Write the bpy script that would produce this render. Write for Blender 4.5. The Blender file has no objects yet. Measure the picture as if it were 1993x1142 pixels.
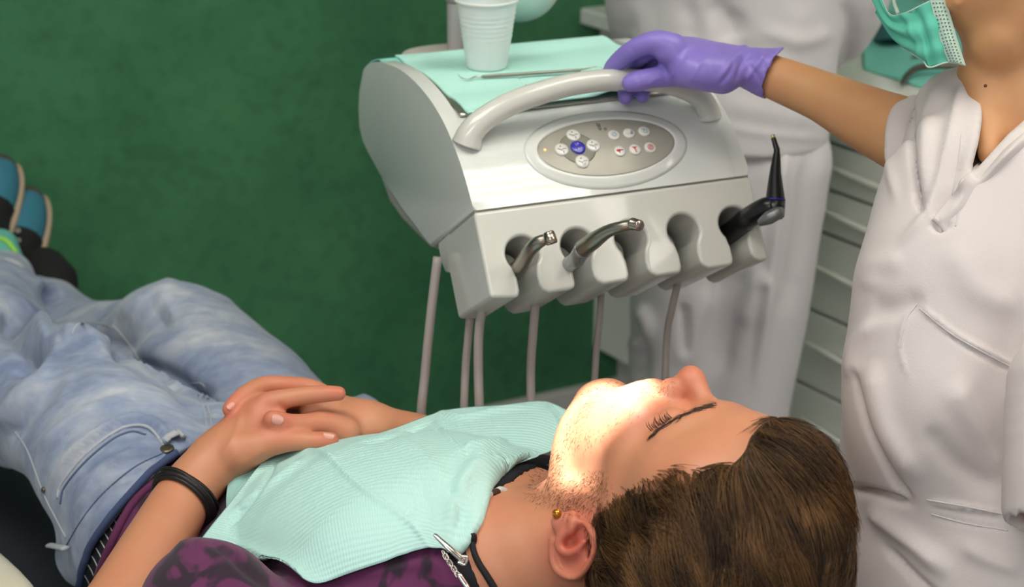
import bpy, bmesh, math, random
import numpy as np
import openvdb
from mathutils import Vector, Matrix
from mathutils.bvhtree import BVHTree

random.seed(7); rng = np.random.default_rng(7)
S = bpy.context.scene; COL = S.collection

# ------------------------------------------------------------------ camera
CF, CP, CH = 3100.0, math.radians(23), 1.6           # focal length in pixels, pitch, height
cam_d = bpy.data.cameras.new('camera'); cam = bpy.data.objects.new('camera', cam_d); COL.objects.link(cam)
cam_d.sensor_fit = 'HORIZONTAL'; cam_d.sensor_width = 36.0; cam_d.lens = 36.0*CF/1993.0
cam_d.clip_start = .05; cam.location = (0, 0, CH); cam.rotation_euler = (math.pi/2-CP, 0, 0)
cam_d.dof.use_dof = True; cam_d.dof.focus_distance = 1.46; cam_d.dof.aperture_fstop = 6.3
S.camera = cam

# ------------------------------------------------------------------ world, exposure
wd = bpy.data.worlds.new('world'); S.world = wd; wd.use_nodes = True
wd.node_tree.nodes['Background'].inputs[0].default_value = (.86, .93, 1.0, 1)
wd.node_tree.nodes['Background'].inputs[1].default_value = .42
S.view_settings.view_transform = 'Standard'; S.view_settings.look = 'None'
S.view_settings.gamma = 1; S.view_settings.exposure = 0.45
S.view_settings.use_curve_mapping = False

# ------------------------------------------------------------------ lights of the room
def area_light(name, loc, target, sx, sy, power, col):
    l = bpy.data.lights.new(name, 'AREA'); l.shape = 'RECTANGLE'; l.size = sx; l.size_y = sy
    l.energy = power; l.color = col
    o = bpy.data.objects.new(name, l); COL.objects.link(o); o.location = loc
    o.rotation_euler = (Vector(target)-Vector(loc)).to_track_quat('-Z', 'Y').to_euler()
    return o
area_light('ceiling_panel_light', (-.5, .9, 2.6), (-.4, 1.1, 0), 1.3, .7, 15, (1, .95, .87))
area_light('ceiling_panel_light', (1.9, .7, 2.6), (1.0, 1.5, 0), .9, .7, 12, (1, .95, .87))
area_light('ceiling_panel_light', (-.6, -.9, 2.6), (-.2, .9, .6), 1.3, .7, 14, (1, .95, .87))
LAMP_POS, LAMP_AIM = None, None                     # the operating lamp is built with the patient

# ------------------------------------------------------------------ camera-ray helpers (pixel -> place in the room)
FW = np.array([0, math.cos(CP), -math.sin(CP)]); UP = np.array([0, math.sin(CP), math.cos(CP)])
RT = np.array([1., 0, 0]); CC = np.array([0, 0, CH]); ZZ = np.array([0, 0, 1.])
def ray(x, y): return FW+RT*((x-996.5)/CF)-UP*((y-571)/CF)
def W(x, y, D): return CC+D*ray(x, y)
def WP(x, y, P, n): return CC+ray(x, y)*(((np.asarray(P)-CC)@n)/(ray(x, y)@n))
def WZ(x, y, z): return WP(x, y, (0, 0, z), ZZ)
def PX(P):
    d = np.asarray(P)-CC; D = d@FW
    return 996.5+CF*(d@RT)/D, 571-CF*(d@UP)/D, D
def nrm(v): v = np.asarray(v, float); return v/np.linalg.norm(v)

# ------------------------------------------------------------------ materials
def lin(c): return tuple(((x/255)/12.92 if x/255 <= .04045 else ((x/255+.055)/1.055)**2.4) for x in c)
def mat(name, rgb, rough=.5, metal=0., coat=0., sss=0., trans=0., ior=1.45, var=None, bump=None, sheen=0., emit=None, spec=.5, alpha=None):
    """rgb in 0..255 sRGB; var=(scale, rgb2, contrast); bump=(scale, strength, distance)"""
    m = bpy.data.materials.new(name); m.use_nodes = True; nt = m.node_tree; b = nt.nodes['Principled BSDF']
    b.inputs['Base Color'].default_value = (*lin(rgb), 1); b.inputs['Roughness'].default_value = rough
    b.inputs['Metallic'].default_value = metal; b.inputs['IOR'].default_value = ior
    b.inputs['Coat Weight'].default_value = coat; b.inputs['Coat Roughness'].default_value = .05
    b.inputs['Subsurface Weight'].default_value = sss; b.inputs['Specular IOR Level'].default_value = spec
    if sss: b.inputs['Subsurface Radius'].default_value = (1, .35, .2); b.inputs['Subsurface Scale'].default_value = .006
    b.inputs['Transmission Weight'].default_value = trans; b.inputs['Sheen Weight'].default_value = sheen
    if alpha is not None: b.inputs['Alpha'].default_value = alpha
    if emit: b.inputs['Emission Color'].default_value = (*lin(emit[0]), 1); b.inputs['Emission Strength'].default_value = emit[1]
    tc = nt.nodes.new('ShaderNodeTexCoord')
    if var:
        n = nt.nodes.new('ShaderNodeTexNoise'); n.inputs['Scale'].default_value = var[0]; n.inputs['Detail'].default_value = 6
        nt.links.new(tc.outputs['Object'], n.inputs['Vector'])
        r = nt.nodes.new('ShaderNodeValToRGB'); w = var[2] if len(var) > 2 else .15
        r.color_ramp.elements[0].position = .5-w; r.color_ramp.elements[1].position = .5+w
        r.color_ramp.elements[0].color = (*lin(rgb), 1); r.color_ramp.elements[1].color = (*lin(var[1]), 1)
        nt.links.new(n.outputs['Fac'], r.inputs[0]); nt.links.new(r.outputs[0], b.inputs['Base Color'])
    if bump:
        n = nt.nodes.new('ShaderNodeTexNoise'); n.inputs['Scale'].default_value = bump[0]; n.inputs['Detail'].default_value = 4
        nt.links.new(tc.outputs['Object'], n.inputs['Vector'])
        bp = nt.nodes.new('ShaderNodeBump'); bp.inputs['Strength'].default_value = bump[1]; bp.inputs['Distance'].default_value = bump[2] if len(bump) > 2 else .002
        nt.links.new(n.outputs['Fac'], bp.inputs['Height']); nt.links.new(bp.outputs[0], b.inputs['Normal'])
    return m
def node(m, t, **kw):
    n = m.node_tree.nodes.new(t)
    for k, v in kw.items():
        if k in n.inputs: n.inputs[k].default_value = v
        else: setattr(n, k, v)
    return n

# ------------------------------------------------------------------ objects
def props(o, label=None, cat=None, group=None, kind=None):
    if label: o['label'] = label
    if cat: o['category'] = cat
    if group: o['group'] = group
    if kind: o['kind'] = kind
    return o
def thing(name, loc, label, cat, group=None):
    o = bpy.data.objects.new(name, None); o.empty_display_size = .05; COL.objects.link(o); o.location = [float(v) for v in loc]
    return props(o, label, cat, group)
def absloc(o):
    v = Vector(o.location); p = o.parent
    while p: v = v+Vector(p.location); p = p.parent
    return v
def mesh(name, verts, faces, m, parent=None, smooth=True, label=None, uv=None, bevel=None, sub=0, angle=None):
    me = bpy.data.meshes.new(name)
    V = np.asarray(verts, float)
    if parent is not None: V = V-np.array(absloc(parent))
    me.from_pydata([tuple(v) for v in V.tolist()], [], [tuple(int(i) for i in f) for f in faces])
    if uv is not None:
        l = me.uv_layers.new(name='uv'); idx = np.zeros(len(me.loops), int); me.loops.foreach_get('vertex_index', idx)
        l.data.foreach_set('uv', np.asarray(uv)[idx].ravel())
    bm = bmesh.new(); bm.from_mesh(me); bmesh.ops.recalc_face_normals(bm, faces=bm.faces); bm.to_mesh(me); bm.free()
    me.materials.append(m)
    if smooth: me.shade_smooth()
    o = bpy.data.objects.new(name, me); COL.objects.link(o)
    if parent is not None: o.parent = parent
    if bevel:
        b = o.modifiers.new('bevel', 'BEVEL'); b.width = bevel[0]; b.segments = bevel[1] if len(bevel) > 1 else 3
        b.limit_method = 'ANGLE'; b.angle_limit = math.radians(bevel[2] if len(bevel) > 2 else 35); b.harden_normals = True
    if sub:
        s = o.modifiers.new('subd', 'SUBSURF'); s.levels = sub; s.render_levels = sub
    if label: o['label'] = label
    return o
class Geo:
    """collects pieces of ONE part"""
    def __init__(s): s.v = []; s.f = []; s.uv = []
    def add(s, V, F, uv=None):
        n = len(s.v); s.v += [tuple(v) for v in V]; s.f += [[i+n for i in f] for f in F]
        s.uv += list(uv) if uv is not None else [(0, 0)]*len(V); return s
    def build(s, name, m, parent=None, **k): return mesh(name, s.v, s.f, m, parent, **k)
def box(c, ax, ay, az, hx, hy, hz):
    c = np.asarray(c, float); V = [c+ax*i*hx+ay*j*hy+az*k*hz for i in (-1, 1) for j in (-1, 1) for k in (-1, 1)]
    return V, [(0, 1, 3, 2), (4, 6, 7, 5), (0, 4, 5, 1), (2, 3, 7, 6), (0, 2, 6, 4), (1, 5, 7, 3)]
X1, Y1, Z1 = np.eye(3)
def spline(P, n):
    P = np.asarray(P, float); k = len(P)
    if k < 3: t = np.linspace(0, 1, n)[:, None]; return P[0]*(1-t)+P[-1]*t
    E = np.vstack([2*P[0]-P[1], P, 2*P[-1]-P[-2]]); out = []
    for u in np.linspace(0, k-1, n):
        i = min(int(u), k-2); t = u-i; a, b, c, d = E[i:i+4]
        out.append(.5*((2*b)+(-a+c)*t+(2*a-5*b+4*c-d)*t*t+(-a+3*b-3*c+d)*t**3))
    return np.array(out)
def tube(P, r, n=None, seg=12, caps=True, raw=False, flat=1., up=None):
    """pipe along a smooth path; r a number or one radius per point"""
    P = np.asarray(P, float); n = n or max(2, (len(P)-1)*8+1) if not raw else len(P)
    Q = P if raw else spline(P, n)
    R = np.interp(np.linspace(0, 1, n), np.linspace(0, 1, len(r)), r) if np.ndim(r) else np.full(n, float(r))
    T = np.gradient(Q, axis=0); T /= np.linalg.norm(T, axis=1)[:, None]+1e-12
    u = nrm(np.cross(T[0], up if up is not None else ([0, 0, 1] if abs(T[0][2]) < .9 else [1, 0, 0]))); V = []; 
    for i in range(n):
        u = nrm(u-T[i]*(u@T[i])); w = np.cross(T[i], u)
        for k in range(seg):
            a = 2*math.pi*k/seg; V.append(Q[i]+R[i]*(u*math.cos(a)+w*math.sin(a)*flat))
    F = [(i*seg+k, i*seg+(k+1) % seg, (i+1)*seg+(k+1) % seg, (i+1)*seg+k) for i in range(n-1) for k in range(seg)]
    if caps: F += [tuple(range(seg))[::-1], tuple((n-1)*seg+k for k in range(seg))]
    return V, F
def rtube(P, r, seg=12, n=None, **kw):
    """tube with hemispherical ends"""
    Q = spline(P, n or max(2, (len(P)-1)*8+1)); m = len(Q)
    R = np.interp(np.linspace(0, 1, m), np.linspace(0, 1, len(r)), r) if np.ndim(r) else np.full(m, float(r))
    a = nrm(Q[0]-Q[1]); b = nrm(Q[-1]-Q[-2]); pre = []; post = []; rp = []; rq = []
    for k in (1, .9, .7, .4): pre.append(Q[0]+a*R[0]*k); rp.append(max(R[0]*math.sqrt(max(0, 1-k*k)), R[0]*.04))
    for k in (.4, .7, .9, 1): post.append(Q[-1]+b*R[-1]*k); rq.append(max(R[-1]*math.sqrt(max(0, 1-k*k)), R[-1]*.04))
    return tube(np.vstack([pre, Q, post]), np.concatenate([rp, R, rq]), seg=seg, raw=True, **kw)
def lathe(P0, ax, prof, seg=32, close=False):
    """prof: (radius, distance along ax)"""
    ax = nrm(ax); u = nrm(np.cross(ax, [0, 0, 1] if abs(ax[2]) < .9 else [1, 0, 0])); w = np.cross(ax, u); V = []
    for r, h in prof:
        for k in range(seg):
            a = 2*math.pi*k/seg; V.append(np.asarray(P0)+ax*h+max(r, 1e-5)*(u*math.cos(a)+w*math.sin(a)))
    n = len(prof)
    F = [(i*seg+k, i*seg+(k+1) % seg, (i+1)*seg+(k+1) % seg, (i+1)*seg+k) for i in range(n-1) for k in range(seg)]
    if close: F += [((n-1)*seg+k, (n-1)*seg+(k+1) % seg, (k+1) % seg, k) for k in range(seg)]
    else: F += [tuple(range(seg))[::-1], tuple((n-1)*seg+k for k in range(seg))]
    return V, F
def prism(poly, O, ex, ey, ez, d0, d1):
    n = len(poly); V = [np.asarray(O)+ex*x+ey*y+ez*d for d in (d0, d1) for x, y in poly]
    return V, [tuple(range(n)), tuple(range(2*n-1, n-1, -1))]+[(i, i+n, (i+1) % n+n, (i+1) % n) for i in range(n)]
def patch(ctrl, nu=40, nv=40, thick=.0015, disp=None, name='cloth', m=None, parent=None, label=None, fn=None):
    """smooth sheet through a grid of points in the room, with real thickness"""
    G = np.asarray(ctrl, float); A = np.array([spline(r, nu) for r in G]); A = np.array([spline(A[:, j], nv) for j in range(nu)]).transpose(1, 0, 2)
    uu, vv = np.meshgrid(np.linspace(0, 1, nu), np.linspace(0, 1, nv))
    du = np.gradient(A, axis=1); dv = np.gradient(A, axis=0); N = np.cross(du, dv); N /= np.linalg.norm(N, axis=2)[..., None]+1e-12
    if ((CC-A[nv//2, nu//2])@N[nv//2, nu//2]) < 0: N = -N
    if disp is not None: A = A+N*disp(uu, vv, A)[..., None]
    B = A-N*thick; V = np.vstack([A.reshape(-1, 3), B.reshape(-1, 3)]); k = nu*nv; F = []
    for i in range(nv-1):
        for j in range(nu-1):
            a = i*nu+j; F.append((a, a+1, a+nu+1, a+nu)); F.append((a+k, a+nu+k, a+nu+1+k, a+1+k))
    rim = [j for j in range(nu)]+[i*nu+nu-1 for i in range(1, nv)]+[(nv-1)*nu+j for j in range(nu-2, -1, -1)]+[i*nu for i in range(nv-2, 0, -1)]
    F += [(rim[i], rim[(i+1) % len(rim)], rim[(i+1) % len(rim)]+k, rim[i]+k) for i in range(len(rim))]
    uv = np.vstack([np.c_[uu.ravel(), vv.ravel()]]*2)
    return mesh(name, V, F, m, parent, uv=uv, label=label)

# ------------------------------------------------------------------ implicit shapes, blended and meshed (for bodies and cloth)
class Field:
    def __init__(s, lo, hi, vox):
        s.lo = np.array(lo, float); s.vox = vox; s.n = np.ceil((np.array(hi)-s.lo)/vox).astype(int)+1
        s.D = np.full(s.n, .5, np.float32); s.ax = [(s.lo[i]+vox*np.arange(s.n[i])).astype(np.float32) for i in range(3)]
    def sub(s, lo, hi):
        a = np.clip(np.floor((np.array(lo)-s.lo)/s.vox).astype(int), 0, s.n); b = np.clip(np.ceil((np.array(hi)-s.lo)/s.vox).astype(int)+1, 0, s.n)
        if (b <= a).any(): return None, None
        sl = tuple(slice(a[i], b[i]) for i in range(3)); g = np.meshgrid(*[s.ax[i][sl[i]] for i in range(3)], indexing='ij', sparse=True)
        return sl, g
    def put(s, lo, hi, k, fn, op='add'):
        mg = 2.5*k+3*s.vox; sl, g = s.sub(np.array(lo)-mg, np.array(hi)+mg)
        if sl is None: return s
        d = fn(*g).astype(np.float32); A = s.D[sl]
        if op == 'add':
            if k > 0: h = np.clip(.5+.5*(A-d)/k, 0, 1); s.D[sl] = A*(1-h)+d*h-k*h*(1-h)
            else: s.D[sl] = np.minimum(A, d)
        elif op == 'sub':
            d = -d
            if k > 0: h = np.clip(.5-.5*(A-d)/k, 0, 1); s.D[sl] = A*(1-h)+d*h+k*h*(1-h)
            else: s.D[sl] = np.maximum(A, d)
        return s
    def cap(s, a, b, r1, r2, k=.01, op='add'):
        a = np.asarray(a, float); b = np.asarray(b, float); ab = b-a; L = max(ab@ab, 1e-12); R = max(r1, r2)
        def fn(x, y, z):
            px, py, pz = x-a[0], y-a[1], z-a[2]; h = np.clip((px*ab[0]+py*ab[1]+pz*ab[2])/L, 0, 1)
            return np.sqrt((px-ab[0]*h)**2+(py-ab[1]*h)**2+(pz-ab[2]*h)**2)-(r1+(r2-r1)*h)
        return s.put(np.minimum(a, b)-R, np.maximum(a, b)+R, k, fn, op)
    def _segs(s, Q, rad, k, fn, op):
        """union of many short segments, each worked out only near itself"""
        mg = 2.5*k+4*s.vox; R = np.maximum(rad[:-1], rad[1:]); lo = (np.minimum(Q[:-1], Q[1:])-R[:, None]).min(0)-mg; hi = (np.maximum(Q[:-1], Q[1:])+R[:, None]).max(0)+mg
        sl, g = s.sub(lo, hi)
        if sl is None: return s
        o = np.array([q.start for q in sl]); T = np.full([q.stop-q.start for q in sl], .5, np.float32)
        for i in range(len(Q)-1):
            s2, g2 = s.sub(np.minimum(Q[i], Q[i+1])-R[i]-mg, np.maximum(Q[i], Q[i+1])+R[i]+mg)
            if s2 is None: continue
            s3 = tuple(slice(q.start-o[j], q.stop-o[j]) for j, q in enumerate(s2)); T[s3] = np.minimum(T[s3], fn(i, g2))
        return s._merge(sl, T, k, op)
    def chain(s, P, R, k=.01, n=None, op='add'):
        P = np.asarray(P, float); Q = spline(P, n or (len(P)-1)*4+1); r = np.interp(np.linspace(0, 1, len(Q)), np.linspace(0, 1, len(R)), R); f4 = np.float32
        def fn(i, g):
            a, b = Q[i], Q[i+1]; ab = b-a; L = max(ab@ab, 1e-12); px, py, pz = g[0]-f4(a[0]), g[1]-f4(a[1]), g[2]-f4(a[2])
            h = np.clip(px*f4(ab[0]/L)+py*f4(ab[1]/L)+pz*f4(ab[2]/L), 0, 1)
            return np.sqrt((px-f4(ab[0])*h)**2+(py-f4(ab[1])*h)**2+(pz-f4(ab[2])*h)**2)-(f4(r[i])+f4(r[i+1]-r[i])*h)
        return s._segs(Q, r, k, fn, op)
    def _merge(s, sl, d, k, op):
        A = s.D[sl]
        if op == 'add':
            if k > 0: h = np.clip(.5+.5*(A-d)/k, 0, 1); s.D[sl] = A*(1-h)+d*h-k*h*(1-h)
            else: s.D[sl] = np.minimum(A, d)
        else:
            d = -d
            if k > 0: h = np.clip(.5-.5*(A-d)/k, 0, 1); s.D[sl] = A*(1-h)+d*h+k*h*(1-h)
            else: s.D[sl] = np.maximum(A, d)
        return s
    def ell(s, c, r, M=None, k=.01, op='add', pw=2.):
        """ellipsoid with radii r along the rows of M; pw > 2 is boxier"""
        c = np.asarray(c, float); r = np.asarray(r, float); M = np.eye(3) if M is None else np.asarray(M, float)
        e = np.sqrt(((M*r[:, None])**2).sum(0))*(1.15 if pw > 2 else 1.)
        def fn(x, y, z):
            p = [x-c[0], y-c[1], z-c[2]]; q = [(M[i][0]*p[0]+M[i][1]*p[1]+M[i][2]*p[2])/r[i] for i in range(3)]
            if pw == 2:
                k0 = np.sqrt(q[0]**2+q[1]**2+q[2]**2)+1e-9; k1 = np.sqrt((q[0]/r[0])**2+(q[1]/r[1])**2+(q[2]/r[2])**2)+1e-9
                return k0*(k0-1)/k1
            k0 = (np.abs(q[0])**pw+np.abs(q[1])**pw+np.abs(q[2])**pw)**(1/pw); return (k0-1)*min(r)
        return s.put(c-e, c+e, k, fn, op)
    def slab(s, P, RW, RT_, Wax, k=.02, n=None, op='add'):
        """chain of elliptical sections: half width RW along Wax, half thickness RT_ across it"""
        P = np.asarray(P, float); n = n or (len(P)-1)*5+1; Q = spline(P, n); u = np.linspace(0, 1, n); v = np.linspace(0, 1, len(P))
        rw = np.interp(u, v, RW); rt = np.interp(u, v, RT_); Wx = np.asarray(Wax, float)
        Wx = np.tile(Wx, (n, 1)) if Wx.ndim == 1 else np.array([np.interp(u, v, Wx[:, i]) for i in range(3)]).T
        f4 = np.float32
        def fn(i, g):
            a, b = Q[i], Q[i+1]; ab = b-a; L = max(ab@ab, 1e-12); t = nrm(ab); w = nrm(Wx[i]-t*(Wx[i]@t)); q = np.cross(t, w)
            p = [g[j]-f4(a[j]) for j in range(3)]; h = np.clip(p[0]*f4(ab[0]/L)+p[1]*f4(ab[1]/L)+p[2]*f4(ab[2]/L), 0, 1)
            A_ = f4(rw[i])+f4(rw[i+1]-rw[i])*h; B_ = f4(rt[i])+f4(rt[i+1]-rt[i])*h; p = [p[j]-f4(ab[j])*h for j in range(3)]; m = np.minimum(A_, B_)
            dot = lambda v: p[0]*f4(v[0])+p[1]*f4(v[1])+p[2]*f4(v[2])
            qw = dot(w)/A_; qt = dot(q)/B_; qa = dot(t)/m
            k0 = np.sqrt(qw*qw+qt*qt+qa*qa)+f4(1e-9); k1 = np.sqrt((qw/A_)**2+(qt/B_)**2+(qa/m)**2)+f4(1e-9)
            return k0*(k0-1)/k1
        return s._segs(Q, np.maximum(rw, rt), k, fn, op)
    def cutpoly(s, poly, D0, D1, k=.004):
        """cut a hole whose outline is given as seen from the camera, between two distances"""
        I = np.nonzero(s.D < .012); d = [s.ax[i][I[i]]-CC[i] for i in range(3)]
        D = d[1]*FW[1]+d[2]*FW[2]; x = 996.5+CF*d[0]/D; y = 571-CF*(d[1]*UP[1]+d[2]*UP[2])/D
        px = np.array(poly, float); mg = 60; near = (x > px[:, 0].min()-mg) & (x < px[:, 0].max()+mg) & (y > px[:, 1].min()-mg) & (y < px[:, 1].max()+mg) & (D > D0-.02) & (D < D1+.02)
        I = tuple(q[near] for q in I); D = D[near].astype(np.float32); x = x[near].astype(np.float32); y = y[near].astype(np.float32)
        best = np.full(D.shape, 1e9, np.float32); ins = np.zeros(D.shape, bool); n = len(poly)
        for i in range(n):
            a = poly[i]; b = poly[(i+1) % n]; ex, ey = b[0]-a[0], b[1]-a[1]; wx, wy = x-a[0], y-a[1]
            h = np.clip((wx*ex+wy*ey)/(ex*ex+ey*ey), 0, 1); best = np.minimum(best, (wx-ex*h)**2+(wy-ey*h)**2)
            c = (a[1] > y) != (b[1] > y); ins ^= c & (x < (b[0]-a[0])*(y-a[1])/((b[1]-a[1]) or 1e-9)+a[0])
        e = np.sqrt(best)*D/CF; e = np.where(ins, -e, e); e = np.maximum(e, np.maximum(D0-D, D-D1))
        e = -e; A = s.D[I]; h = np.clip(.5-.5*(A-e)/k, 0, 1); s.D[I] = (A*(1-h)+e*h+k*h*(1-h)); return s
    def sample(s, P):
        q = (np.asarray(P)-s.lo)/s.vox; i = np.clip(q.astype(int), 0, s.n-2); f = q-i; out = 0
        for a in (0, 1):
            for b in (0, 1):
                for c in (0, 1):
                    w = (f[:, 0] if a else 1-f[:, 0])*(f[:, 1] if b else 1-f[:, 1])*(f[:, 2] if c else 1-f[:, 2]); out = out+w*s.D[i[:, 0]+a, i[:, 1]+b, i[:, 2]+c]
        return out
    def grad(s, P, e=None):
        e = e or s.vox*1.5; G = np.stack([s.sample(P+e*np.eye(3)[i])-s.sample(P-e*np.eye(3)[i]) for i in range(3)], 1)
        return G/(np.linalg.norm(G, axis=1)[:, None]+1e-9)
    def polys(s, iso=0.):
        D = s.D.copy()
        for i in range(3):
            sl = [slice(None)]*3
            for e in (0, -1): sl[i] = e; D[tuple(sl)] = np.maximum(D[tuple(sl)], s.vox*.5)
        g = openvdb.FloatGrid(1.0); g.copyFromArray(D); pts, quads = g.convertToQuads(isovalue=iso)
        return np.asarray(pts)*s.vox+s.lo, np.asarray(quads)

def pxdist(V, line):
    """distance in pixels of points, as the camera sees them, to a polyline; and position along it"""
    d = V-CC; D = d@FW; x = 996.5+CF*(d@RT)/D; y = 571-CF*(d@UP)/D; L = spline([(*p, 0) for p in line], len(line)*6)[:, :2]
    best = np.full(len(V), 1e9); u = np.zeros(len(V)); n = len(L)-1
    for i in range(n):
        a, b = L[i], L[i+1]; e = b-a; h = np.clip(((x-a[0])*e[0]+(y-a[1])*e[1])/(e@e+1e-9), 0, 1); q = np.hypot(x-a[0]-e[0]*h, y-a[1]-e[1]*h)
        m = q < best; best[m] = q[m]; u[m] = (i+h[m])/n
    return best, u, D
def folds(V, N, items):
    """raise (+) or press in (-) soft creases: items (polyline, width px, height m, [dmin, dmax])"""
    V = V.copy()
    for it in items:
        q, u, D = pxdist(V, it[0]); w = it[1]; f = np.exp(-(q/w)**2)*np.clip(np.minimum(u, 1-u)*5+.12, 0, 1)
        f *= ((N@FW) < .35)
        if len(it) > 3: f *= (D > it[3][0])*(D < it[3][1])
        V += N*(f*it[2])[:, None]
    return V
def vnoise(P, sc, seed=0):
    """cheap smooth noise from sums of sines"""
    r = np.random.default_rng(seed); out = 0
    for i in range(7):
        k = r.normal(size=3); k = k/np.linalg.norm(k)*sc*r.uniform(.6, 1.8); out = out+np.sin(P@k+r.uniform(0, 6.28))
    return out/7**.5
def surf(F, name, m, parent=None, items=None, noise=None, iso=0., label=None, smooth_it=0, extra=None):
    V, Q = F.polys(iso)
    N = F.grad(V)
    if items: V = folds(V, N, items)
    if noise: V = V+N*(vnoise(V, noise[0], noise[2] if len(noise) > 2 else 0)*noise[1])[:, None]
    if extra: V = extra(V, N)
    o = mesh(name, V, Q, m, parent, label=label)
    if smooth_it: s_ = o.modifiers.new('smooth', 'SMOOTH'); s_.factor = .5; s_.iterations = smooth_it
    o_bvh[o.name] = BVHTree.FromPolygons([tuple(v) for v in V.tolist()], [tuple(int(i) for i in q) for q in Q])
    return o
o_bvh = {}
def hit(o, x, y, off=0.):
    """where the camera ray through a pixel meets an object already built"""
    n = o if isinstance(o, str) else o.name; r = nrm(ray(x, y)); h = o_bvh[n].ray_cast(Vector(CC), Vector(r))
    if h[0] is None: return None, None
    N = np.array(h[1]); N = -N if N@r > 0 else N
    return np.array(h[0])+N*off, N
def hits(o, pts, off=0., n=None):
    Q = spline([(*p, 0) for p in pts], n or len(pts)*6)[:, :2]; out = [hit(o, x, y, off)[0] for x, y in Q]; return [p for p in out if p is not None]
# ================================================================== the room
G0 = WZ(1135, 745, .06); G1 = WZ(930, 790, .06); gd = nrm((G1-G0)*[1, 1, 0])      # green wall runs to the left and nearer
K0 = WZ(1116, 655, .14); K1 = WZ(1225, 715, .14); kd = nrm((K1-K0)*[1, 1, 0])      # cabinet fronts run to the right and nearer
gn = np.array([gd[1], -gd[0], 0.]); gn = gn if gn@(CC-G0) > 0 else -gn
kn = np.array([kd[1], -kd[0], 0.]); kn = kn if kn@(CC-K0) > 0 else -kn
m_green = mat('green_wallcovering', (50, 108, 72), .5, var=(7, (66, 126, 86), .25), bump=(60, .12, .002))
nt = m_green.node_tree; tcn = node(m_green, 'ShaderNodeTexCoord')
n2 = node(m_green, 'ShaderNodeTexNoise', Scale=38, Detail=5); nt.links.new(tcn.outputs['Object'], n2.inputs['Vector'])
mx = node(m_green, 'ShaderNodeMix', data_type='RGBA', blend_type='MULTIPLY'); mx.inputs[0].default_value = .35
r2 = node(m_green, 'ShaderNodeValToRGB'); r2.color_ramp.elements[0].position = .3; r2.color_ramp.elements[1].position = .55
r2.color_ramp.elements[0].color = (.35, .42, .35, 1); r2.color_ramp.elements[1].color = (1, 1, 1, 1)
bs = nt.nodes['Principled BSDF']; src = bs.inputs['Base Color'].links[0].from_socket
nt.links.new(n2.outputs['Fac'], r2.inputs[0]); nt.links.new(src, mx.inputs[6]); nt.links.new(r2.outputs[0], mx.inputs[7]); nt.links.new(mx.outputs[2], bs.inputs['Base Color'])
m_wallw = mat('white_wall', (205, 205, 200), .8, bump=(80, .05))
m_floor = mat('floor_vinyl', (168, 160, 156), .45, var=(30, (150, 143, 140)))
m_ceil = mat('ceiling_white', (225, 225, 220), .9)
m_base = mat('baseboard_pvc', (200, 198, 194), .4)
def wall(name, A, B, n, z0, z1, th, m):
    A = np.array([A[0], A[1], 0]); B = np.array([B[0], B[1], 0]); V = [p+ZZ*z-n*d for d in (0, th) for z in (z0, z1) for p in (A, B)]
    o = mesh(name, V, [(0, 1, 3, 2), (4, 6, 7, 5), (0, 4, 5, 1), (2, 3, 7, 6), (0, 2, 6, 4), (1, 5, 7, 3)], m, smooth=False); o['kind'] = 'structure'; return o
gnk = kd-gd*(kd@gd); CORN = G0-gd*.74; CORN = CORN*[1, 1, 0]        # the corner, hidden behind the cabinets
wall('wall_left', CORN, CORN+gd*5.6, gn, 0, 2.7, .1, m_green)
wall('wall_back', CORN-gd*.02, CORN+kd*5.0, nrm(np.cross(kd, ZZ))*(-1 if np.cross(kd, ZZ)@(CC-K0) < 0 else 1), 0, 2.7, .1, m_wallw)
def flat(name, z0, z1, m):
    P = [(-5, -3.2), (4.5, -3.2), (4.5, 4.2), (-5, 4.2)]; V, F = prism(P, np.zeros(3), X1, Y1, Z1, z0, z1)
    o = mesh(name, V, F, m, smooth=False); o['kind'] = 'structure'; return o
flat('floor', -.1, 0, m_floor)
V, F = box(G0*[1, 1, 0]+gd*2.3+ZZ*.03+gn*.012, gd, gn, ZZ, 2.6, .012, .03); o = mesh('baseboard_left', V, F, m_base, smooth=False, bevel=(.004,)); o['kind'] = 'structure'
V, F = box(G0*[1, 1, 0]+gd*2.3+ZZ*.004+gn*.06, gd, gn, ZZ, 2.6, .05, .004); o = mesh('trim_1', V, F, m_floor, smooth=False, bevel=(.002,)); o['kind'] = 'structure'
# ceiling with openings is plain; the luminaires hang just below it
flat('ceiling', 2.72, 2.8, m_ceil)
m_alu = mat('luminaire_metal', (200, 200, 200), .25, metal=1)
m_tube = mat('fluorescent_tube', (255, 255, 255), .5, emit=((255, 252, 240), 15))
def luminaire(cx, cy, rot, label, sx=.6, sy=.6, n=4):
    t = thing('ceiling_light', (cx, cy, 2.72), label, 'ceiling light', 'louvred ceiling lights')
    a = np.array([math.cos(rot), math.sin(rot), 0]); b = np.array([-a[1], a[0], 0]); c = np.array([cx, cy, 2.68]); g = Geo()
    for s in (-1, 1): g.add(*box(c+a*s*sx/2, a, b, Z1, .01, sy/2, .04)); g.add(*box(c+b*s*sy/2, a, b, Z1, sx/2, .01, .04))
    for i in range(n-1): g.add(*box(c+b*sy*((i+1)/n-.5), a, b, Z1, sx/2, .004, .03))
    g.build('frame', m_alu, t, smooth=False)
    for i in range(n):
        p = c+b*sy*((i+.5)/n-.5); V, F = tube([p-a*sx*.47, p+a*sx*.47], .018, n=2, seg=10); mesh('fluorescent_tube', V, F, m_tube, t)

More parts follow.
